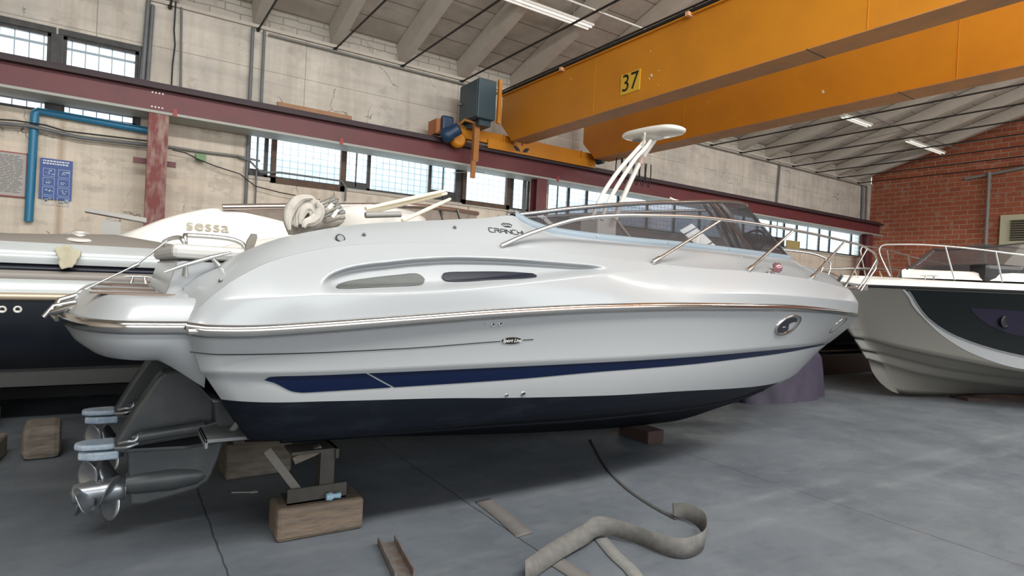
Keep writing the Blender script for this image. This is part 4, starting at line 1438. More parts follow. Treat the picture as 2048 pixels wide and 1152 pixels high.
# --- bow rail with stanchions
rail = [(1.79, 1.42, 1.886), (2.013, 1.42, 1.986), (2.393, 1.42, 2.118), (2.769, 1.42, 2.185), (3.131, 1.42, 2.223), (3.694, 1.407, 2.269), (4.4, 1.36, 2.295), (5.158, 1.285, 2.309), (6.0, 1.14, 2.322), (6.8, .975, 2.33), (7.6, .754, 2.35), (8.15, .57, 2.345), (8.55, .45, 2.325), (8.78, .38, 2.275)]
RL = MB()
sp_ = smooth_path(rail, 6)
front = [(9.42, .17, 2.30), (9.40, .17, 2.20)]
for sd in (-1, 1):
    pass
full = [(p[0], -p[1], p[2]) for p in sp_] 
near = [Vector(p) for p in full] + [Vector((8.89, -.34, 2.20)), Vector((8.87, -.33, 2.11)), Vector((8.68, -.29, 1.88)), Vector((8.62, -.27, 1.79))]
far = [Vector((p[0], -p[1], p[2])) for p in near]
BR = MB().tube(near, .0145, 8).tube(far, .0145, 8).tube([near[-3], Vector((9.18, 0, 2.12)), far[-3]], .0125, 8).build('bow_rail', M_steel, BOAT)
for (xf, bf_, zf, xh) in ((3.176, 1.43, 1.862, 4.02), (4.419, 1.39, 1.862, 5.30), (5.813, 1.16, 1.85, 6.75), (7.281, .74, 1.80, 8.05)):
    hh = min(sp_, key=lambda p: abs(p[0]-xh))
    for sd in (-1, 1):
        a = Vector((xf, sd*bf_, zf))
        b = Vector((hh[0], sd*hh[1], hh[2]))
        d = (b-a)
        MB().tube([a, a+d*.09, a+d*.11, b], [.022, .021, .013, .013], 8).build('stanchion', M_steel, BR)
for sd in (-1, 1):
    MB().tube([(8.45, sd*.32, 1.81), (8.63, sd*.35, 2.02), (8.80, sd*.37, 2.24)], .013, 8).build('stanchion', M_steel, BR)

# --- deck fittings
def cleat(p, d, up_, s=.13, parent=BOAT, m=M_steel):
    d = Vector(d).normalized()
    u_ = Vector(up_).normalized()
    p = Vector(p)
    mb = MB().tube([p-d*s+u_*.045, p-d*s*.4+u_*.05, p+d*s*.4+u_*.05, p+d*s+u_*.045], [.006, .011, .011, .006], 8)
    for k in (-1, 1):
        mb.tube([p+d*k*s*.38+u_*.05, p+d*k*s*.5-u_*.005], [.009, .016], 8)
    return mb.build('mooring_cleat', m, parent)
cp = deckpt(404, 522, 1.24)
cleat((cp.x, cp.y, cp.z-.045), (1, 0, .40), (-.4, -.4, 1), .165)
cp = deckpt(1535, 549, 1.31)
cleat((cp.x, -1.33, cp.z-.02), (1, .2, 0), (0, -.3, 1), .10)
cleat((cp.x, 1.33, cp.z-.02), (1, -.2, 0), (0, .3, 1), .10)
cleat((-.14, .95, 1.50), (1, 0, 0), (0, 0, 1), .10)
cp = deckpt(1549, 537, 1.22)
MB().lathe((cp.x, cp.y, cp.z), (.3, -1, .3), [(0, .05), (.02, .055), (.06, .04), (.075, .0)], 16).build('bow_navigation_light', mat('pink_brown_lens', (.30, .15, .16), .15, .5), BOAT)
for (px, py, b, r, nme, m) in ((680, 477.5, 1.345, .028, 'fuel_filler_cap', M_steelgrey),):
    p = onband(deckpt(px, py, b))
    e = MB()
    nrm = Vector((0, -1, .55)).normalized()
    e.lathe(p, nrm, [(0, r*1.0), (.006, r*1.0), (.008, r*.8), (.006, r*.75)], 16).lathe(p+nrm*.004, nrm, [(0, r*.72), (.005, r*.7)], 16, 1)
    e.build(nme, [M_black, M_steelgrey], BOAT)
for (px, py, b) in ((728, 470, 1.34), (913, 455, 1.33), (434, 561, 1.30)):
    p = onband(deckpt(px, py, b))
    MB().lathe(p, (0, -1, .5), [(0, .011), (.012, .010), (.02, .006)], 10).build('press_stud', M_steelgrey, BOAT)
for (px, py, r) in ((980, 648.5, .013), (995, 647, .013), (965, 644, .009)):
    p = at(px, py, BY-1.56)
    x, z = p.x-BX, p.z
    MB().lathe((x, -(hb_at(x, z)-.002), z), (0, -1, 0), [(0, r), (.006, r), (.006, r*.62), (.002, r*.6)], 14).lathe((x, -(hb_at(x, z)+.001), z), (0, -1, 0), [(0, r*.6), (.003, r*.58)], 14, 1).build('hull_drain', [M_chrome if r > .01 else M_gel, M_label if r > .01 else M_gel], BOAT)
for (px, py, r) in ((1014, 791, .012), (1047, 788, .017)):
    p = at(px, py, BY-1.45)
    x, z = p.x-BX, p.z
    MB().lathe((x, -(hb_at(x, z)-.002), z), (0, -1, -.2), [(0, r), (.008, r), (.008, r*.65), (.002, r*.62)], 14).lathe((x, -(hb_at(x, z)+.003), z), (0, -1, 0), [(0, r*.62), (.003, r*.6)], 14, 1).build('hull_drain', [M_chrome, M_label], BOAT)
for (px, py, b) in ((323, 575, 1.0),):
    pass
# foredeck: small upstand below the windshield corner, anchor and roller at the stem
p = deckpt(1480, 516, 1.08)
MB().tube([(p.x, p.y, p.z-.05), (p.x+.01, p.y, p.z+.02)], .016, 8).build('washer_nozzle', M_gel, BOAT)
mb = MB().box((8.35, -.07, 1.82), (9.05, .07, 1.85)).box((9.0, -.07, 1.80), (9.22, -.05, 1.88)).box((9.0, .05, 1.80), (9.22, .07, 1.88)).lathe((9.18, -.05, 1.84), (0, 1, 0), [(0, .035), (.05, .02), (.10, .035)], 12)
mb.build('anchor_roller', M_steel, BOAT)
mb = MB().bar((8.5, 0, 1.90), (9.15, 0, 1.88), .025, .03).bar((8.5, 0, 1.90), (8.42, -.10, 2.0), .02, .05).bar((8.5, 0, 1.90), (8.42, .10, 2.0), .02, .05)
mb.build('anchor', M_steelgrey, BOAT)
pl = [Vector((-.47, -.55, 1.47)), Vector((-.20, -.50, 1.64)), Vector((-.04, -.45, 1.80))]
mb = MB().tube(pl, .006, 6).lathe(pl[1], (1, 0, .6), [(-.02, .012), (.02, .012)], 8)
mb.tube([(-.47, -.6, 1.46), (-.55, -.6, 1.43), (-.58, -.65, 1.36), (-.55, -.7, 1.33)], .014, 8).tube([(-.44, -.8, 1.44), (-.56, -.8, 1.41), (-.60, -.8, 1.35)], .012, 8)
mb.tube([(-.40, -.9, 1.44), (-.56, -.9, 1.38), (-.56, -.55, 1.38)], .016, 8)
mb.build('boarding_gear_stay', M_steel, BOAT)

# --- radar arch mast: three curved tubes and the oval top plate
mb = MB()
def mpt(px, py, Y):
    q = at(px, py, Y)
    return (q.x-BX, q.y-BY, q.z)
mt1 = [mpt(1183, 440, 4.42), mpt(1195, 411, 4.42), mpt(1209, 382, 4.42), mpt(1239, 339, 4.46), mpt(1269, 305, 4.55), mpt(1288, 284, 4.64)]
mt2 = [mpt(1203, 440, 4.42), mpt(1214, 411, 4.42), mpt(1234, 373, 4.44), mpt(1269, 320, 4.52), mpt(1290, 297, 4.60), mpt(1301, 282, 4.66)]
mt3 = [mpt(1231, 440, 4.80), mpt(1241, 408, 4.80), mpt(1259, 367, 4.80), mpt(1280, 324, 4.80), mpt(1292, 305, 4.78), mpt(1309, 280, 4.76)]
MT = MB().tube(smooth_path(mt1, 6), .022, 10).build('mast_tube', M_gelw, BOAT)
MB().tube(smooth_path(mt2, 6), .022, 10).build('mast_tube', M_gelw, BOAT)
MB().tube(smooth_path(mt3, 6), .028, 10).build('mast_tube', M_gelw, BOAT)
MB().tube([mpt(1290, 266, 4.50), mpt(1287, 285, 4.55), mpt(1284, 305, 4.62)], .012, 8).build('mast_stay', M_gelw, BOAT)
MB().lathe(mpt(1279, 328, 4.80), (.35, 0, 1), [(0, .035), (.05, .042), (.10, .035)], 12).build('mast_collar', mat('dull_copper', (.45, .33, .28), .4), BOAT)
plc = Vector(mpt(1306, 267, 4.75))
def oval(k, z, sq=1):
    pts = []
    for a in np.linspace(0, 2*PI, 48, endpoint=False):
        c, s = math.cos(a), math.sin(a)
        x = .17*k*(abs(c)**.9)*(1 if c > 0 else -1)
        y = .40*k*(abs(s)**.85)*(1 if s > 0 else -1)
        x *= 1+.25*math.cos(2*a)*0 + .35*abs(math.sin(a))**3
        pts.append((plc.x+x*1.1, plc.y+y, plc.z+z+.015*s))
    return pts
mb = MB().loft([oval(.02, -.035), oval(.80, -.035), oval(.93, -.03), oval(1.0, -.012), oval(1.0, .012), oval(.93, .03), oval(.6, .036), oval(.02, .036)], closed=True)
RD = mb.build('radar_platform', M_gelw, BOAT)
for (x, y) in ((plc.x, .24), (plc.x+.02, -.25)):
    MB().lathe((x, y, plc.z-.036), (0, 0, -1), [(0, .055), (.006, .055), (.007, .04), (.003, .038)], 18).build('speaker_ring', M_pipe, RD)
MB().lathe((plc.x, 0, plc.z-.03), (0, 0, -1), [(0, .13), (.02, .12), (.04, .06)], 18).build('mast_flange', M_gelw, RD)
q = mpt(1208, 435, 4.95)
MB().box((q[0]-.15, .12, 1.4), (q[0]+.12, .42, q[2]+.02)).build('mast_pedestal', M_gelw, BOAT, bevel=.02)
MB().bar(mpt(1228, 436, 4.9), mpt(1262, 480, 4.9), .05, .02).build('mast_brace', mat('dull_brown_brace', (.42, .37, .33), .6), BOAT)

# --- stern drives
def drive(y, nme):
    e = MB()
    # transom housing + upper leg (side profile, extruded)
    def slabp(prof, w, mbx=None):
        m = mbx or MB()
        m.prism([(x, y, z) for x, z in prof], (0, w, 0))
        return m
    D = slabp([(-.06, .97), (-.02, 1.01), (.10, 1.02), (.20, .98), (.26, .80), (.27, .60), (-.24, .55), (-.27, .58), (-.16, .80)], .17).build('stern_drive', M_drive, BOAT, bevel=.03)
    # anti-ventilation plate with pointed wing tail
    m = MB()
    top = [(-.27, -.055), (-.20, -.09), (.10, -.12), (.36, -.02), (.36, .02), (.10, .12), (-.20, .09), (-.27, .055)]
    m.prism([(x, y+q, .545+(x+.2)*-.02) for x, q in top], (0, 0, .022))
    m.build('ventilation_plate', M_drive, D, bevel=.006)
    m = MB()
    tail = [(-.46, -.03), (-.42, -.07), (-.30, -.085), (-.26, -.08), (-.26, .08), (-.30, .085), (-.42, .07), (-.46, .03)]
    m.prism([(x, y+q, .575) for x, q in tail], (0, 0, .035))
    m.prism([(x, y+q*.9, .52) for x, q in [(-.44, -.03), (-.36, -.08), (-.24, -.08), (-.24, .08), (-.36, .08), (-.44, .03)]], (0, 0, .05))
    m.build('anode_tail', M_anode, D, bevel=.012)
    # lower unit: torpedo, strut, skeg
    m = slabp([(-.20, .54), (.33, .535), (.30, .42), (.25, .29), (.18, .245), (-.10, .195), (-.17, .20), (-.18, .30)], .075)
    m.lathe((-.20, y, .325), (1, 0, 0), [(0, .060), (.05, .072), (.25, .078), (.38, .06), (.45, .03), (.48, .004)], 20)
    m.build('lower_unit', M_drive, D, bevel=.012)
    # trim ram and hose, hinge bracket
    m = MB().tube([(-.18, y-.13, .63), (-.15, y-.13, .635)], .020, 10)
    m.tube([(-.15, y-.13, .633), (.20, y-.13, .665)], .036, 12)
    m.tube([(.20, y-.13, .665), (.36, y-.13, .70)], .018, 10)
    m.tube([(-.15, y+.13, .633), (.36, y+.13, .70)], .030, 10)
    m.build('trim_ram', M_drive, D)
    m = MB().tube(smooth_path([(-.24, y-.12, .60), (-.20, y-.15, .615), (-.16, y-.15, .62), (-.14, y-.14, .66)], 4), .012, 6)
    m.tube(smooth_path([(-.26, y-.12, .575), (-.20, y-.16, .585), (-.15, y-.15, .60)], 4), .010, 6)
    m.build('ram_clevis', M_prop, D)
    m = slabp([(.22, .96), (.36, .98), (.44, .90), (.44, .62), (.34, .56), (.26, .62)], .30)
    m.build('gimbal_housing', M_drive, D, bevel=.03)
    # propellers: twin counter-rotating, one object
    P = MB()
    ax_ = -1
    P.lathe((-.20, y, .30), (-1, 0, -.02), [(0, .064), (.05, .066), (.13, .060), (.135, .058), (.24, .055), (.255, .050), (.262, .036)], 24)
    def blade(x0, ang, R_, tw, w0, sgn):
        rws = []
        for i in range(9):
            t = i/8
            r = .05+(R_-.05)*t
            wd = w0*(.75+.9*t-1.45*t**4.5) if t < 1 else w0*.12
            pa = tw*(1-.45*t)
            c_ = []
            for j in range(7):
                u = (j/6-.5)*wd
                a = ang + sgn*(u*math.cos(pa))/max(r, .06) + .35*t*sgn
                xx = x0 + u*math.sin(pa) - .02*t
                c_.append((xx, y+r*math.sin(a), .30+r*math.cos(a)))
            rws.append(c_)
        P.loft(rws)
    for k in range(3):
        blade(-.27, .55+k*2*PI/3, .20, .75, .17, 1)
    for k in range(3):
        blade(-.385, 2.7+k*2*PI/3, .185, .85, .15, -1)
    o = P.build('propeller', M_prop, D, solid=.006)
    return D
drive(-.47, '')
drive(.49, '')
# trim tabs under the transom
for sd in (-1, 1):
    MB().box((.14, sd*1.15, .70), (.40, sd*.85, .72)).box((.14, sd*1.15, .67), (.155, sd*.85, .72)).build('trim_tab', M_steelgrey, BOAT, bevel=.004)
    MB().tube([(.28, sd*.97, .68), (.38, sd*.97, .82)], .022, 8).build('tab_actuator', M_steelgrey, BOAT)
# spray strakes along the bottom
for sd in (-1, 1):
    mb = MB()
    pts = [(x, sd*bC(x)*.62, zKeel(x)+(zC(x)-zKeel(x))*.62) for x in np.linspace(.6, 6.2, 30)]
    mb.tube(pts, .018, 5)
    mb.build('spray_strake', M_hull, BOAT)

# ================================================================ things lying on the main boat
# folded canvas hood
e = empty('folded_bimini_hood', (.98, 3.75, 1.93), 'bundled beige canvas hood with bent steel tubes lying on the cruiser stern coaming', 'canopy')
def cvp(px, py, Y=3.75):
    return at(px, py, Y)-e.location
def sheetlike(name, rows_px, Y0, depth, amp=.012, ph=0):
    # rows_px: rows of outline points (left..right), bulged towards the viewer and folded round the back
    rr = []
    m_ = len(rows_px)
    for i, (xa, xb, y) in enumerate(rows_px):
        row = []
        for k in range(32):
            a = 2*PI*k/32
            c, s_ = math.cos(a), math.sin(a)
            px = (xa+xb)/2+(xb-xa)/2*c
            fold = amp*(math.sin(a*7+i*.8+ph)+.6*math.sin(a*13-i*1.1))
            row.append(cvp(px, y, Y0-(depth*(.35+.65*math.sin(PI*(i+.5)/m_))+fold)*s_))
        rr.append(row)
    mb = MB().loft(rr, closed=True, flip=True)
    mb.add(rr[0], [tuple(range(32))]).add(rr[-1], [tuple(range(32))[::-1]])
    return mb.build(name, M_canvas, e)
sheetlike('canvas_bundle', [(588, 632, 398), (580, 650, 404), (576, 668, 414), (574, 682, 424), (572, 690, 434), (570, 688, 444), (571, 676, 453), (573, 650, 461), (577, 612, 470)], 3.80, .12)
for k, (pts_) in enumerate((((584, 452), (583, 428), (590, 410), (604, 400), (622, 399), (630, 408)),
                            ((592, 456), (592, 432), (600, 414), (614, 406), (628, 412), (626, 432)),
                            ((600, 450), (603, 430), (612, 417), (624, 420), (628, 440), (618, 454)),
                            ((578, 462), (575, 440), (580, 420), (592, 404), (606, 396), (624, 396)),
                            ((606, 456), (612, 446), (624, 442), (636, 432), (640, 416), (632, 404)))):
    P_ = smooth_path([cvp(x, y, 3.66-.012*k) for x, y in pts_], 5)
    n_ = len(P_)
    rb = []
    for i_, v_ in enumerate(P_):
        t_2 = (P_[min(i_+1, n_-1)]-P_[max(i_-1, 0)]).normalized()
        nn = t_2.cross(Vector((0, 1, 0))).normalized()
        w_ = .010+.022*math.sin(PI*i_/(n_-1))
        rb.append([v_+nn*w_*c_+Vector((0, -.022*math.cos(PI*c_/2)-.006*math.sin(c_*9+k), 0)) for c_ in np.linspace(-1, 1, 9)])
    MB().loft(rb).build('canvas_fold', M_canvas, e, solid=.004)
M_tubing = mat('pale_hood_tubing', (.42, .41, .38), .3, .5)
for (a, b, rr_) in (((640, 412), (672, 396), .008), ((642, 418), (675, 401), .007), ((644, 430), (682, 412), .009), ((640, 438), (686, 418), .008), ((655, 432), (690, 424), .008), ((652, 444), (690, 434), .008), ((640, 404), (668, 392), .006), ((662, 428), (676, 404), .007)):
    p_, q_ = cvp(a[0], a[1], 3.68), cvp(b[0], b[1], 3.62)
    MB().tube([p_, q_], rr_, 8).lathe(q_, q_-p_, [(-.03, rr_*1.5), (0, rr_*1.5)], 8).build('hood_tube', M_tubing, e)
for (x, y) in ((660, 412), (668, 430), (672, 424)):
    MB().obox(cvp(x, y, 3.60), (.012, 0, .014), (0, .008, 0), (-.006, 0, .005)).build('tube_hinge', M_tube, e)
# white pad behind the coaming
tag(MB().loft([[(1.30+.36*k*math.cos(a)*1.0+.3, 4.25+.3*k*math.sin(a), z) for a in np.linspace(0, 2*PI, 32, endpoint=False)] for k, z in ((1, 1.95), (1.02, 2.05), (.95, 2.10), (.75, 2.135), (.3, 2.145), (.02, 2.145))], closed=True).build('cockpit_sun_pad', M_gelw),
    'rounded white pad standing between the hood bundle and the cream poles', 'cushion')

# bundle of cream poles
e = empty('pole_bundle', (1.66, 3.75, 2.035), 'bundle of three thin cream poles propped up on the cruiser coaming', 'poles')
for (a, b) in (((-.34, .0, .04), (.34, .25, .265)), ((-.31, .05, .02), (.38, .3, .255)), ((-.12, -.08, -.02), (.37, .22, .205))):
    MB().tube([a, [(a[i]*.35+b[i]*.65) for i in range(3)], b], [.013, .015, .011], 8).build('pole', mat('cream_pole_paint', (.74, .67, .50), .4), e)
MB().tube([(-.34, 0, .0), (-.10, 0, .03)], .02, 8).build('pole_end_fitting', M_pipe, e)

# ================================================================ supports and blocks below the main boat
def block(name, c, s, rz, lab, m=None, bev=.02, cat='block'):
    mb = MB()
    n = 6
    mb.box((-s[0]/2, -s[1]/2, 0), (s[0]/2, s[1]/2, s[2]))
    o = mb.build(name, m or M_wood, None, bevel=bev)
    o.location = c
    o.rotation_euler = (0, 0, rz)
    return tag(o, lab, cat)
block('timber_block', (1.145, 3.90, 0), (.54, .26, .205), -.02, 'big weathered timber block under the steel stand near the propellers', bev=.025)
e = empty('steel_boat_stand', (1.11, 3.93, .205), 'grey-brown steel boat stand with a slanted brace, on the big timber block', 'stand')
Ms = mat('dirty_stand_steel', (.038, .035, .029), .7, noise=(5, .8, (.07, .06, .05)))
e.scale = (1, 1, .93)
MB().box((-.17, -.10, 0), (.20, .10, .012)).box((-.17, -.10, 0), (.20, -.09, .105)).build('foot_channel', Ms, e)
MB().box((.03, -.08, .013), (.12, .02, .325)).build('post', Ms, e)
MB().bar((-.06, -.06, .02), (-.27, .05, .34), .05, .02, up=(0, 1, 0)).build('brace', mat('pale_brace_steel', (.13, .12, .105), .7), e)
MB().bar((-.12, 0, .27), (.05, -.02, .34), .06, .05).build('pad_wedge', M_woodg, e)
MB().box((-.15, -.08, .325), (.14, .12, .345)).box((.12, -.10, .28), (.14, .12, .345)).build('head_plate', Ms, e)
tag(MB().lathe((1.17, 3.797, .235), (1, 0, 0), [(0, .022), (.03, .028), (.05, .015), (.09, .02)], 10).build('blue_plastic_cap', mat('pale_blue_plastic', (.25, .40, .50), .4)), 'small crumpled pale blue plastic piece on the big timber block', 'plastic cap')
block('timber_block', (1.02, 5.25, 0), (.5, .3, .28), .05, 'dark timber block under the far side of the cruiser stern', M_woodg)
tag(MB().box((.82, 5.05, .28), (1.22, 5.4, .37)).build('wooden_packer', M_woodg, None, bevel=.01), 'square dark packer on the block under the far stern', 'packer')
block('keel_block', (4.93, 4.75, 0), (.24, .45, .135), 0, 'dark timber keel block below the middle of the cruiser', mat('red_brown_timber', (.045, .025, .02), .9), .01)
block('timber_block', (-.46, 6.42, 0), (.26, .42, .27), .05, 'pale grey rounded sleeper block left of the stern drives', M_woodg, .05)
block('timber_block', (-.96, 6.35, 0), (.5, .34, .19), -.1, 'lower squared timber block at the left edge beside the rounded sleeper', M_woodg, .025)
# ================================================================ floor litter
e = MB()
mbx = MB().box((-.055, -.24, 0), (.055, .24, .008)).box((-.055, -.24, 0), (-.047, .24, .05)).box((.047, -.24, 0), (.055, .24, .05))
o = mbx.build('steel_channel', mat('rusty_galvanised', (.19, .18, .17), .5, .5, noise=(14, .9, (.16, .08, .05))))
o.location = (1.42, 3.25, 0)
o.rotation_euler = (0, 0, -.17)
tag(o, 'short rusty U-shaped steel channel lying on the floor in front', 'steel channel')

def webbing(name, pts, lab, w=.085, wdirs=None, m=None):
    """pts: centre line; wdirs: width direction per point"""
    P = smooth_path(pts, 8)
    Wd = smooth_path(wdirs, 8)
    a = [p-d.normalized()*w/2 for p, d in zip(P, Wd)]
    b = [p+d.normalized()*w/2 for p, d in zip(P, Wd)]
    c = [(x+y)/2 for x, y in zip(a, b)]
    lo = min(min(v.z for v in a), min(v.z for v in b))
    sh = Vector((0, 0, max(0, .004-lo)))
    o = MB().loft([[v+sh for v in a], [v+sh for v in c], [v+sh for v in b]]).build(name, m or M_strap, None, solid=.005)
    return tag(o, lab, 'strap')
def fl(px, py, z=.004):
    p = atZ(px, py, z)
    return Vector((p.x, p.y, z))
U = Vector((0, 0, 1))
pp_ = [fl(1050, 1152, .03), fl(1110, 1110, .035), fl(1165, 1078, .05), fl(1200, 1058, .06), fl(1260, 1072, .05), fl(1320, 1095, .045), fl(1370, 1103, .045), fl(1408, 1085, .045), fl(1405, 1050, .045), fl(1375, 1030, .045), fl(1345, 1025, .03)]
wd_ = [Vector((.3, .6, 1)), Vector((.2, .9, .9)), Vector((.2, .8, 1)), Vector((0, .5, 1)), Vector((0, .35, 1)), Vector((0, .3, 1)), Vector((0, .2, 1)), Vector((.2, .1, 1)), Vector((.5, .1, 1)), Vector((.6, .3, .8)), Vector((.6, .6, .4))]
webbing('webbing_strap', pp_, 'twisted grey webbing strap folded on its edge in the foreground', .118, wd_)
webbing('webbing_strap', [fl(1200, 1075, .006), fl(1230, 1110, .006), fl(1262, 1140, .006), fl(1290, 1180, .006)], 'flat pale strap end running towards the camera under the twisted strap', .10, [Vector((1, 0, 0))]*4, mat('pale_webbing', (.14, .14, .132), .8, noise=(20, .5, (.19, .185, .17))))
webbing('webbing_strap', [fl(1108, 1120, .005), fl(1180, 1165, .005), fl(1240, 1200, .005)], 'dusty tan strap lying flat left of the pale strap end', .12, [Vector((1, .2, 0))]*3, mat('tan_webbing', (.115, .108, .10), .85))
webbing('webbing_strap', [fl(965, 1000, .004), fl(1010, 1035, .004), fl(1050, 1070, .004)], 'flat brownish strap strip beside the floor joint', .14, [Vector((1, .1, 0))]*3, mat('brown_webbing', (.098, .09, .086), .9, noise=(9, .5, (.14, .13, .125))))
webbing('webbing_strap', [fl(1180, 880, .004), fl(1212, 935, .004), fl(1250, 975, .004), fl(1300, 1010, .004), fl(1352, 1038, .006)], 'thin dark strap running from under the hull to the twisted strap', .03, [Vector((1, .2, .2))]*5, mat('dark_webbing', (.05, .05, .048), .8))
pz = atZ(475, 985, 0)
tag(MB().tube([(pz.x-.04, pz.y, .006), (pz.x+.08, pz.y-.05, .006), (pz.x+.12, pz.y-.03, .006)], .006, 6).box((pz.x+.08, pz.y-.06, 0), (pz.x+.13, pz.y-.04, .01)).build('wire_scrap', M_pipe), 'bent scrap of wire on the floor under the stern', 'wire')

# purple covered heap
e = MB()
rws = []
c0 = Vector((9.10, 5.80, 0))
for i in range(15):
    t = i/14
    z = .90*t
    row = []
    for j in range(48):
        a = 2*PI*j/48
        rx = 1.10*(1-.06*t)
        ry = .42*(1-.25*t)
        k = 1+.05*math.sin(a*9+2*t)+.04*math.sin(a*17-3*t)
        if t > .8:
            k *= math.sqrt(max(1-((t-.8)/.2)**2, .0004))
        hx = math.cos(a)
        zz = z*(.34+.60*sstep((hx+.7)/1.2))+.03*math.sin(a*5)*t
        row.append((c0.x+rx*k*hx, c0.y+ry*k*math.sin(a), max(zz, 0)))
    rws.append(row)
o = MB().loft(rws, closed=True, flip=True).build('covered_heap', M_purple, None)
tag(o, 'low heap wrapped in a dark purple tarpaulin behind the cruiser forefoot', 'tarpaulin')

# ================================================================ boat by the windows (silver and navy)
SB = empty('silver_motor_yacht', (0, 7.1, 0), 'silver-sided motor yacht with near-black hull and white superstructure behind the cruiser stern', 'boat')
XW = list(np.linspace(-7.5, 9.5, 60))
def fair(x):     # plan taper of the near side
    return .10*clamp((x-4)/5)**2*12
zS = lambda x: 0.012*(x+1)
def srow(y, z):
    return [(x, y+fair(x), z+zS(x)) for x in XW]
def sprof(lst, name, m, far=True):
    mb = MB().loft([srow(y, z) for y, z in lst], flip=False)
    return mb.build(name, m, SB)
YS = 0.0
sprof([(.95, .30), (.30, .62), (.06, .90), (.0, 1.26)], 'lower_hull', M_dkblue)
sprof([(.0, 1.26), (-.035, 1.27), (-.035, 1.32), (.0, 1.33)], 'rubbing_strake', M_gold)
sprof([(.0, 1.33), (.02, 1.44), (.035, 1.455)], 'hull_side_lower', M_silver)
sprof([(.035, 1.455), (.03, 1.46), (.06, 1.53), (.07, 1.535)], 'side_moulding', M_taupe2)
sprof([(.07, 1.535), (.11, 1.54), (.11, 1.595), (.085, 1.60)], 'window_band', M_darkwin)
sprof([(.085, 1.60), (.07, 1.66), (.09, 1.74), (.16, 1.80)], 'hull_side_upper', M_silver)
zd = interp([(-7.5, 1.86), (-.9, 1.875), (.05, 1.93), (.5, 1.86), (9.5, 1.88)])
rr = [srow(.16, 1.80), [(x, .24+fair(x), zd(x)+zS(x)*.5) for x in XW], [(x, .5+fair(x), zd(x)+.01+zS(x)*.5) for x in XW], [(x, 2.6+fair(x), zd(x)+.03+zS(x)*.5) for x in XW]]
MB().loft(rr).build('deck_edge', M_taupe2, SB)
MB().loft([[(x, 2.6, 1.9) for x in XW], [(x, 3.2, 1.3) for x in XW], [(x, 2.9, .8) for x in XW], [(x, 1.6, .3) for x in XW], [(x, .95, .3) for x in XW]]).build('far_side', M_dkblue, SB)
M_beam = mat('dull_steel_beam', (.035, .036, .035), .7)
tag(MB().box((-7, 7.50, .40), (7, 7.57, .62)).build('cradle_beam', M_beam), 'grey steel cradle beam along the near side below the silver yacht', 'beam')
tag(MB().box((-7, 9.05, 0), (7, 9.15, .62)).build('cradle_beam', M_beam), 'far cradle beam carried down to the floor, added to block window light under the silver yacht', 'beam')  # deepened to the floor as an added blocker of window light
for (x, lab) in ((-1.1, 'timber stack under the cradle beam at the left edge'), (3.2, 'timber stack under the middle of the cradle beam'), (6.6, 'timber stack under the far end of the cradle beam')):
    mb = MB().box((x-.2, 7.4, 0), (x+.2, 7.8, .16)).box((x-.16, 7.42, .16), (x+.10, 7.74, .30)).box((x-.22, 7.38, .30), (x+.2, 7.8, .40))
    tag(mb.build('timber_stack', M_woodg, None, bevel=.008), lab, 'timber')
# filler patch and cap on the side
p = at(136, 514, 7.1+.04)
mb = MB()
n = 22
pts = []
for k in range(n):
    a = 2*PI*k/n
    r = 1+.12*math.sin(3*a+1)+.10*math.sin(5*a)+.06*math.sin(9*a)
    pts.append((p.x+.085*r*math.cos(a)*(1.0+.4*(math.sin(a) > .5)), .03, p.z+.11*r*math.sin(a)))
mb.prism(pts, (0, .09, 0))
mb.build('filler_patch', M_foam, SB, bevel=.01)
p = at(160, 470, 7.3)
MB().lathe((p.x, .30, p.z-.02), (0, -.35, 1), [(0, .15), (.01, .15), (.02, .12)], 24).lathe((p.x, .30, p.z), (0, -.35, 1), [(0, .08), (.03, .075), (.03, .045), (.01, .03)], 20).build('deck_fitting', M_gelw, SB)
for px in (4, 35):
    p = at(px, 619, 7.1)
    MB().lathe((p.x, .02, p.z), (0, -1, 0), [(0, .032), (.015, .034), (.015, .018), (.004, .016)], 16).build('hull_drain', M_gelw, SB)
# white arch moulding
arc_t = interp([(.02, 1.93), (.2, 2.02), (.42, 2.14), (.66, 2.24), (.95, 2.315), (1.15, 2.31), (1.4, 2.28), (1.75, 2.22), (2.1, 2.14), (2.6, 2.0)])
arc_b = interp([(.02, 1.92), (.3, 1.87), (.5, 1.85), (2.6, 1.84)])
xs_ = list(np.linspace(.02, 2.6, 40))
mb = MB()
rr = []
for k in range(9):
    t = k/8
    rr.append([(x, .30+.14*t+.0*x, arc_b(x)+(arc_t(x)-arc_b(x))*t) for x in xs_])
rr.append([(x, .55, arc_t(x)+.02) for x in xs_])
rr.append([(x, 2.4, arc_t(x)+.02) for x in xs_])
mb.loft(rr)
mb.build('arch_moulding', M_white, SB)
p = at(418, 452, 7.36)
text('maker_lettering', 'sessa', (p.x, .355, p.z), (1, 0, 0), (0, .2, 1), .17, mat('worn_bronze_letters', (.42, .38, .28), .6), SB, sx=1.25, extrude=.002)
# dark deck plank leaning
a, b = at(170, 424, 8.3), at(292, 446, 8.3)
mb = MB().prism([(a.x, 1.2, a.z), (a.x+.01, 1.2, a.z+.04), (b.x, 1.2, b.z+.05), (b.x, 1.2, b.z)], (0, .25, 0))
mb.box((at(222, 0, 8.3).x, 1.15, 1.9), (at(262, 0, 8.3).x, 1.3, at(240, 446, 8.3).z+.02))
mb.build('stern_wing', mat('grey_wing', (.38, .37, .35), .6), SB)
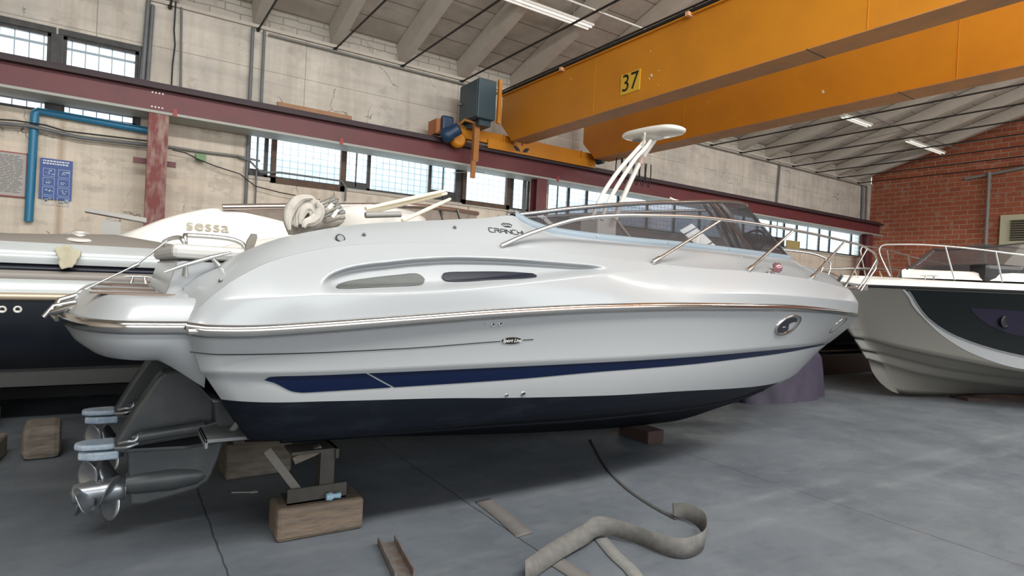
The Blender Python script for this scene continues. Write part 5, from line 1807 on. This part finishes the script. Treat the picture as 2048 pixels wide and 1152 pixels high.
# windshield band: chrome top rail, tinted glass, braces
rl_ = [at(445, 414, 7.5), at(600, 412, 7.5), at(740, 411, 7.5), at(830, 412, 7.5), at(900, 419, 7.7), at(955, 427, 8.0)]
rl_ = [Vector((q.x, q.y-7.1, q.z)) for q in rl_]
sr = smooth_path(rl_, 6)
o = MB().tube(sr, .034, 8).build('windshield_rail', mat('bronze_chrome', (.62, .52, .46), .25, .9), SB)
MB().loft([[Vector((v.x, v.y+.02, v.z-.01)) for v in sr], [Vector((v.x+.15, v.y+.25, 1.93)) for v in sr]]).build('windshield_glass', M_tint2, o)
for px in (880, 915):
    a = at(px, 418, 7.7)
    MB().bar((a.x, .62, a.z), (a.x+.28, .6, 2.0), .05, .02).build('windshield_brace', M_taupe, o)
MB().box((1.6, 1.2, 1.9), (5.2, 2.4, 2.05)).build('cockpit_coaming', M_gelw, SB, bevel=.04)

# ================================================================ white and taupe boat at the right
TB = empty('white_bow_boat', (10.35, 5.6, 0), 'white and taupe boat with a dark glazed hull panel, bow pointing left', 'boat')
TB.rotation_euler = (0, 0, math.radians(-27))
# local frame: x = from the bow aft, near side = -y
def pl_(x0, x1, hb_, p=2.2):
    return lambda d: hb_*(1-clamp((x1-d)/(x1-x0))**p)
tS, tC, t1, t2 = pl_(0, 5.5, 1.6), pl_(.55, 5.5, 1.4), pl_(.80, 5.5, 1.1), pl_(.93, 5.5, .8)
yS = interp([(0, 1.92), (9, 1.98)])
yC = interp([(.36, 1.01), (.55, .985), (1.03, .869), (1.66, .757), (2.63, .625), (4, .55), (9, .52)])
y1 = interp([(.5, .80), (.80, .76), (1.2, .67), (1.81, .558), (2.84, .48), (4, .43), (9, .42)])
y2 = interp([(.6, .66), (.93, .57), (1.55, .43), (2.29, .361), (4, .30), (9, .3)])
yK = interp([(0, 1.45), (.02, 1.29), (.19, 1.17), (.34, 1.004), (.5, .80), (.69, .50), (.9, .244), (1.19, .079), (1.52, .03), (2.24, .05), (3.2, .10), (9, .12)])
def trow(bf, zf, x0, db=0, dz=0, n=60):
    out = []
    for i in range(n+1):
        s = (i/n)**1.6
        x = x0+(8.5-x0)*s
        out.append([x, max(bf(x)+db, 0) if i else 0, (zf(x)+dz)])
    return out
def tblend(a, b, t, bulge=0):
    r = []
    xe = a[0][0]+(b[0][0]-a[0][0])*t
    dz0 = yK(xe)-(a[0][2]+(b[0][2]-a[0][2])*t)
    for i, (p, q) in enumerate(zip(a, b)):
        v = [p[k]+(q[k]-p[k])*t for k in range(3)]
        if i < 12:
            w = (1-i/12)**3
            v[2] += w*dz0
        v[1] += bulge*4*t*(1-t)*min(1, i/12)
        r.append(v)
    return r
kk = [[p[0], 0, yK(p[0])] for p in trow(t2, y2, 1.0)]
r2a, r2b = trow(t2, y2, .64), trow(t2, y2, .63, .03, .012)
r1a, r1b = trow(t1, y1, .50), trow(t1, y1, .49, .03, .012)
rCa, rCb = trow(tC, yC, .36), trow(tC, yC, .35, .035, .012)
rSs = trow(tS, lambda x: yS(x)-.05, 0.0)
rws = [tblend(kk, r2a, k/4) for k in range(4)] + [r2a, r2b] + [tblend(r2b, r1a, k/4) for k in range(1, 4)] + [r1a, r1b] + [tblend(r1b, rCa, k/5) for k in range(1, 5)] + [rCa, rCb] + [tblend(rCb, rSs, k/14, -.05) for k in range(1, 14)] + [rSs]
mb = MB()
for sd in (-1, 1):
    mb.loft([[(p[0], sd*p[1], p[2]) for p in r] for r in rws], flip=(sd == -1))
mb.build('hull', M_taupe, TB, weld=True)
def tside(x, z):
    z0, z1 = yC(x)+.012, yS(x)-.05
    t = clamp((z-z0)/(z1-z0))
    b0, b1 = max(tC(x), 0)+.035, tS(x)
    return b0+(b1-b0)*t - .05*4*t*(1-t)*clamp((x-.3)/1.2)
def tdecal(up_, lo_, x0, x1, m, name, off=.008, n=50):
    rr = []
    for j in range(9):
        row = []
        for i in range(n+1):
            x = x0+(x1-x0)*(i/n)**1.3
            z = up_(x)+(lo_(x)-up_(x))*j/8
            row.append((x, -(tside(x, z)+off), z))
        rr.append(row)
    return MB().loft(rr, flip=True).build(name, m, TB)
dk = interp([(.86, 1.865), (.95, 1.78), (1.05, 1.64), (1.26, 1.392), (1.71, 1.104), (2.41, .90), (3.5, .76), (8, .70)])
wh = interp([(.82, 1.86), (.92, 1.76), (1.0, 1.63), (1.21, 1.40), (1.54, 1.10), (1.93, .862), (2.5, .69), (3.5, .62), (8, .6)])
tdecal(lambda x: yS(x)-.06, dk, .86, 8.0, mat('dark_glazed_panel', (.004, .007, .008), .4, spec=.25), 'dark_side_panel', .012)
tdecal(dk, wh, .83, 8.0, M_gel, 'white_swoosh', .007)
tdecal(lambda x: dk(x)+.025, dk, .90, 8.0, M_steelgrey, 'panel_edge', .017)
mb = MB()
rr = []
ww_t = interp([(1.75, 1.62), (1.9, 1.62), (3.5, 1.55)])
ww_b = interp([(1.75, 1.60), (1.9, 1.45), (2.15, 1.30), (2.4, 1.22), (3.5, 1.15)])
tdecal(ww_t, ww_b, 1.75, 3.5, mat('violet_tinted_window', (.012, .010, .024), .2, spec=.4), 'side_window', .02)
q = Vector((2.22, 0, 1.42))
MB().lathe((q.x, -(tside(q.x, q.z)+.02), q.z), (.3, -1, 0), [(0, .10), (.02, .10), (.025, .07), (.012, .065)], 24).build('porthole', M_black, TB)
# gunwale, deck, cabin base
mb = MB()
for sd in (-1, 1):
    r0 = [(p[0], sd*p[1], p[2]) for p in rSs]
    r1 = [(p[0]-.01, sd*(p[1]+.02), p[2]+.01) for p in rSs]
    r2 = [(p[0]-.01, sd*(p[1]+.02), p[2]+.05) for p in rSs]
    mb.loft([r0, r1, r2], flip=(sd == -1))
mb.build('gunwale_rubber', M_black, TB)
mb = MB()
for sd in (-1, 1):
    r2 = [(p[0]-.01, sd*(p[1]+.018), p[2]+.05) for p in rSs]
    r3 = [(p[0]+.02, sd*max(p[1]-.03, 0), p[2]+.135) for p in rSs]
    r4 = [(p[0]+.05, sd*max(p[1]-.22, 0), p[2]+.155) for p in rSs]
    r5 = [(p[0]+.10, 0, p[2]+.20) for p in rSs]
    mb.loft([r2, r3, r4, r5], flip=(sd == -1))
mb.build('deck', M_white, TB)
cb_ = pl_(1.15, 5.0, 1.15, 2.4)
mb = MB()
xs_ = [1.15+(7.5-1.15)*(i/40)**1.5 for i in range(41)]
for sd in (-1, 1):
    mb.loft([[(x, sd*(cb_(x)+.06), 2.08) for x in xs_], [(x+.02, sd*(cb_(x)+.02), 2.20) for x in xs_], [(x+.06, sd*max(cb_(x)-.06, 0), 2.225) for x in xs_], [(x+.1, 0, 2.24) for x in xs_]], flip=(sd == -1))
mb.build('cabin_trunk', M_white, TB)
wb_ = [(x+.12, max(cb_(x)-.07, 0), 2.22) for x in xs_]
ct_ = pl_(1.75, 5.6, .95, 2.4)
wt_ = [(1.75+(x-1.15)*.95, ct_(1.75+(x-1.15)*.95), 2.60+.22*sstep((x-1.15)/2.0)) for x in xs_]
al = lambda r: [(x, -b, z) for x, b, z in r[::-1]]+[(x, b, z) for x, b, z in r[1:]]
o = MB().tube(al(wt_), .016, 6).build('windshield_frame', M_black, TB)
MB().loft([al(wb_), al(wt_)]).build('windshield_glass', M_tint2, o)
MB().tube([wb_[0], wt_[0]], .014, 6).build('windshield_mullion', M_black, o)
MB().box((2.1, -.7, 2.05), (3.6, .7, 2.36)).build('cockpit_seat', M_black, TB, bevel=.08)
MB().bar((2.95, -.62, 2.2), (3.35, -.62, 2.95), .05, .05).build('arch_leg', M_motor, TB)
# bow rail of the right boat
rp = [(.74, .30, 2.08), (.60, .235, 2.40), (.57, .23, 2.53), (.62, .25, 2.60), (.75, .32, 2.615), (1.15, .53, 2.62), (1.7, .78, 2.58), (2.43, 1.04, 2.50), (3.5, 1.3, 2.42)]
for sd in (-1, 1):
    o = MB().tube([(v.x, sd*v.y, v.z) for v in smooth_path(rp, 6)], .014, 8).build('bow_rail', M_steel, TB)
    for (xa, ba, xb_, bb, zb_) in ((1.57, .69, 1.40, .655, 2.605), (2.19, .93, 2.05, .92, 2.54)):
        MB().tube([(xa, sd*ba, 2.06), (xb_, sd*bb, zb_)], .013, 8).build('stanchion', M_steel, o)
c_ = cleat((1.20, -.60, 2.06), (1, -.5, 0), (0, 0, 1), .13, TB, M_chrome)
MB().lathe((.38, -.12, 1.16), (-.6, -.8, 0), [(0, .02), (.02, .02), (.03, .012)], 10).build('bow_eye', M_chrome, TB)
MB().bar((1.30, -.36, 1.28), (1.37, -.40, 1.27), .03, .03).build('hull_plate', M_steelgrey, TB)
block('keel_block', (12.67, 4.42, 0), (.4, .4, .055), -.47, 'low dark keel packing below the white bow boat', mat('red_brown_timber', (.045, .025, .02), .9), .005)

# ================================================================ small open boat behind the bows
DB = empty('beige_open_boat', (12.2, 7.6, 0), 'small cream boat with tangled rails behind the cruiser bow', 'boat')
zz = .35
mb = MB()
def drw(k, z):
    return [(x, k*1.15*(1-clamp((1.6-x)/1.6)**2)*(1 if x > 0 else 0), z+.0) for x in np.linspace(0, 5.5, 30)]
for sd in (-1, 1):
    mb.loft([drw(sd*.95, 1.4), drw(sd*1.0, 1.86), drw(sd*.9, 1.90), drw(0, 1.94)], flip=(sd == -1))
mb.build('hull', M_gelw, DB, weld=True)
mb = MB()
for sd in (-1, 1):
    mb.loft([drw(0, .46), drw(sd*.7, .75), drw(sd*.95, 1.4)], flip=(sd == -1))
mb.build('bottom', M_dkblue, DB, weld=True)  # near-black colour stands in for the shade under this boat
MB().tube(smooth_path([(.2, -.2, 2.25), (.9, -.8, 2.32), (2.2, -1.0, 2.38), (3.6, -1.05, 2.36), (4.4, -1.0, 2.2), (4.5, -1.0, 1.95)], 6), .018, 8)\
    .tube(smooth_path([(.2, .2, 2.2), (.9, .8, 2.3), (2.2, 1.0, 2.36), (3.6, 1.05, 2.3), (4.4, 1.0, 2.0)], 6), .018, 8).build('rail', M_steel, DB)
for x in (.9, 2.0, 3.2):
    MB().tube([(x, -.85, 2.32), (x+.25, -.9, 1.9)], .015, 6).build('stanchion', mat('cream_pole_paint', (.74, .67, .50), .4), DB)
MB().tube(smooth_path([(3.0, -.9, 2.25), (3.5, -1.0, 2.3), (3.7, -1.0, 2.15), (3.6, -1.0, 2.0)], 6), .03, 8).build('hose_loop', M_pipe, DB)
MB().box((1.8, -.5, 1.9), (3.4, .5, 2.12)).build('engine_cover', M_gelw, DB, bevel=.05)
e = block('boat_trolley', (14.6, 7.6, 0), (4.4, 1.0, .44), 0, 'low dark trolley under the small cream boat', M_black, .01, 'trolley')
block('yacht_keel_block', (-2.0, 8.5, 0), (.4, .8, .26), 0, 'dark block under the silver yacht keel near its stern', M_woodg)
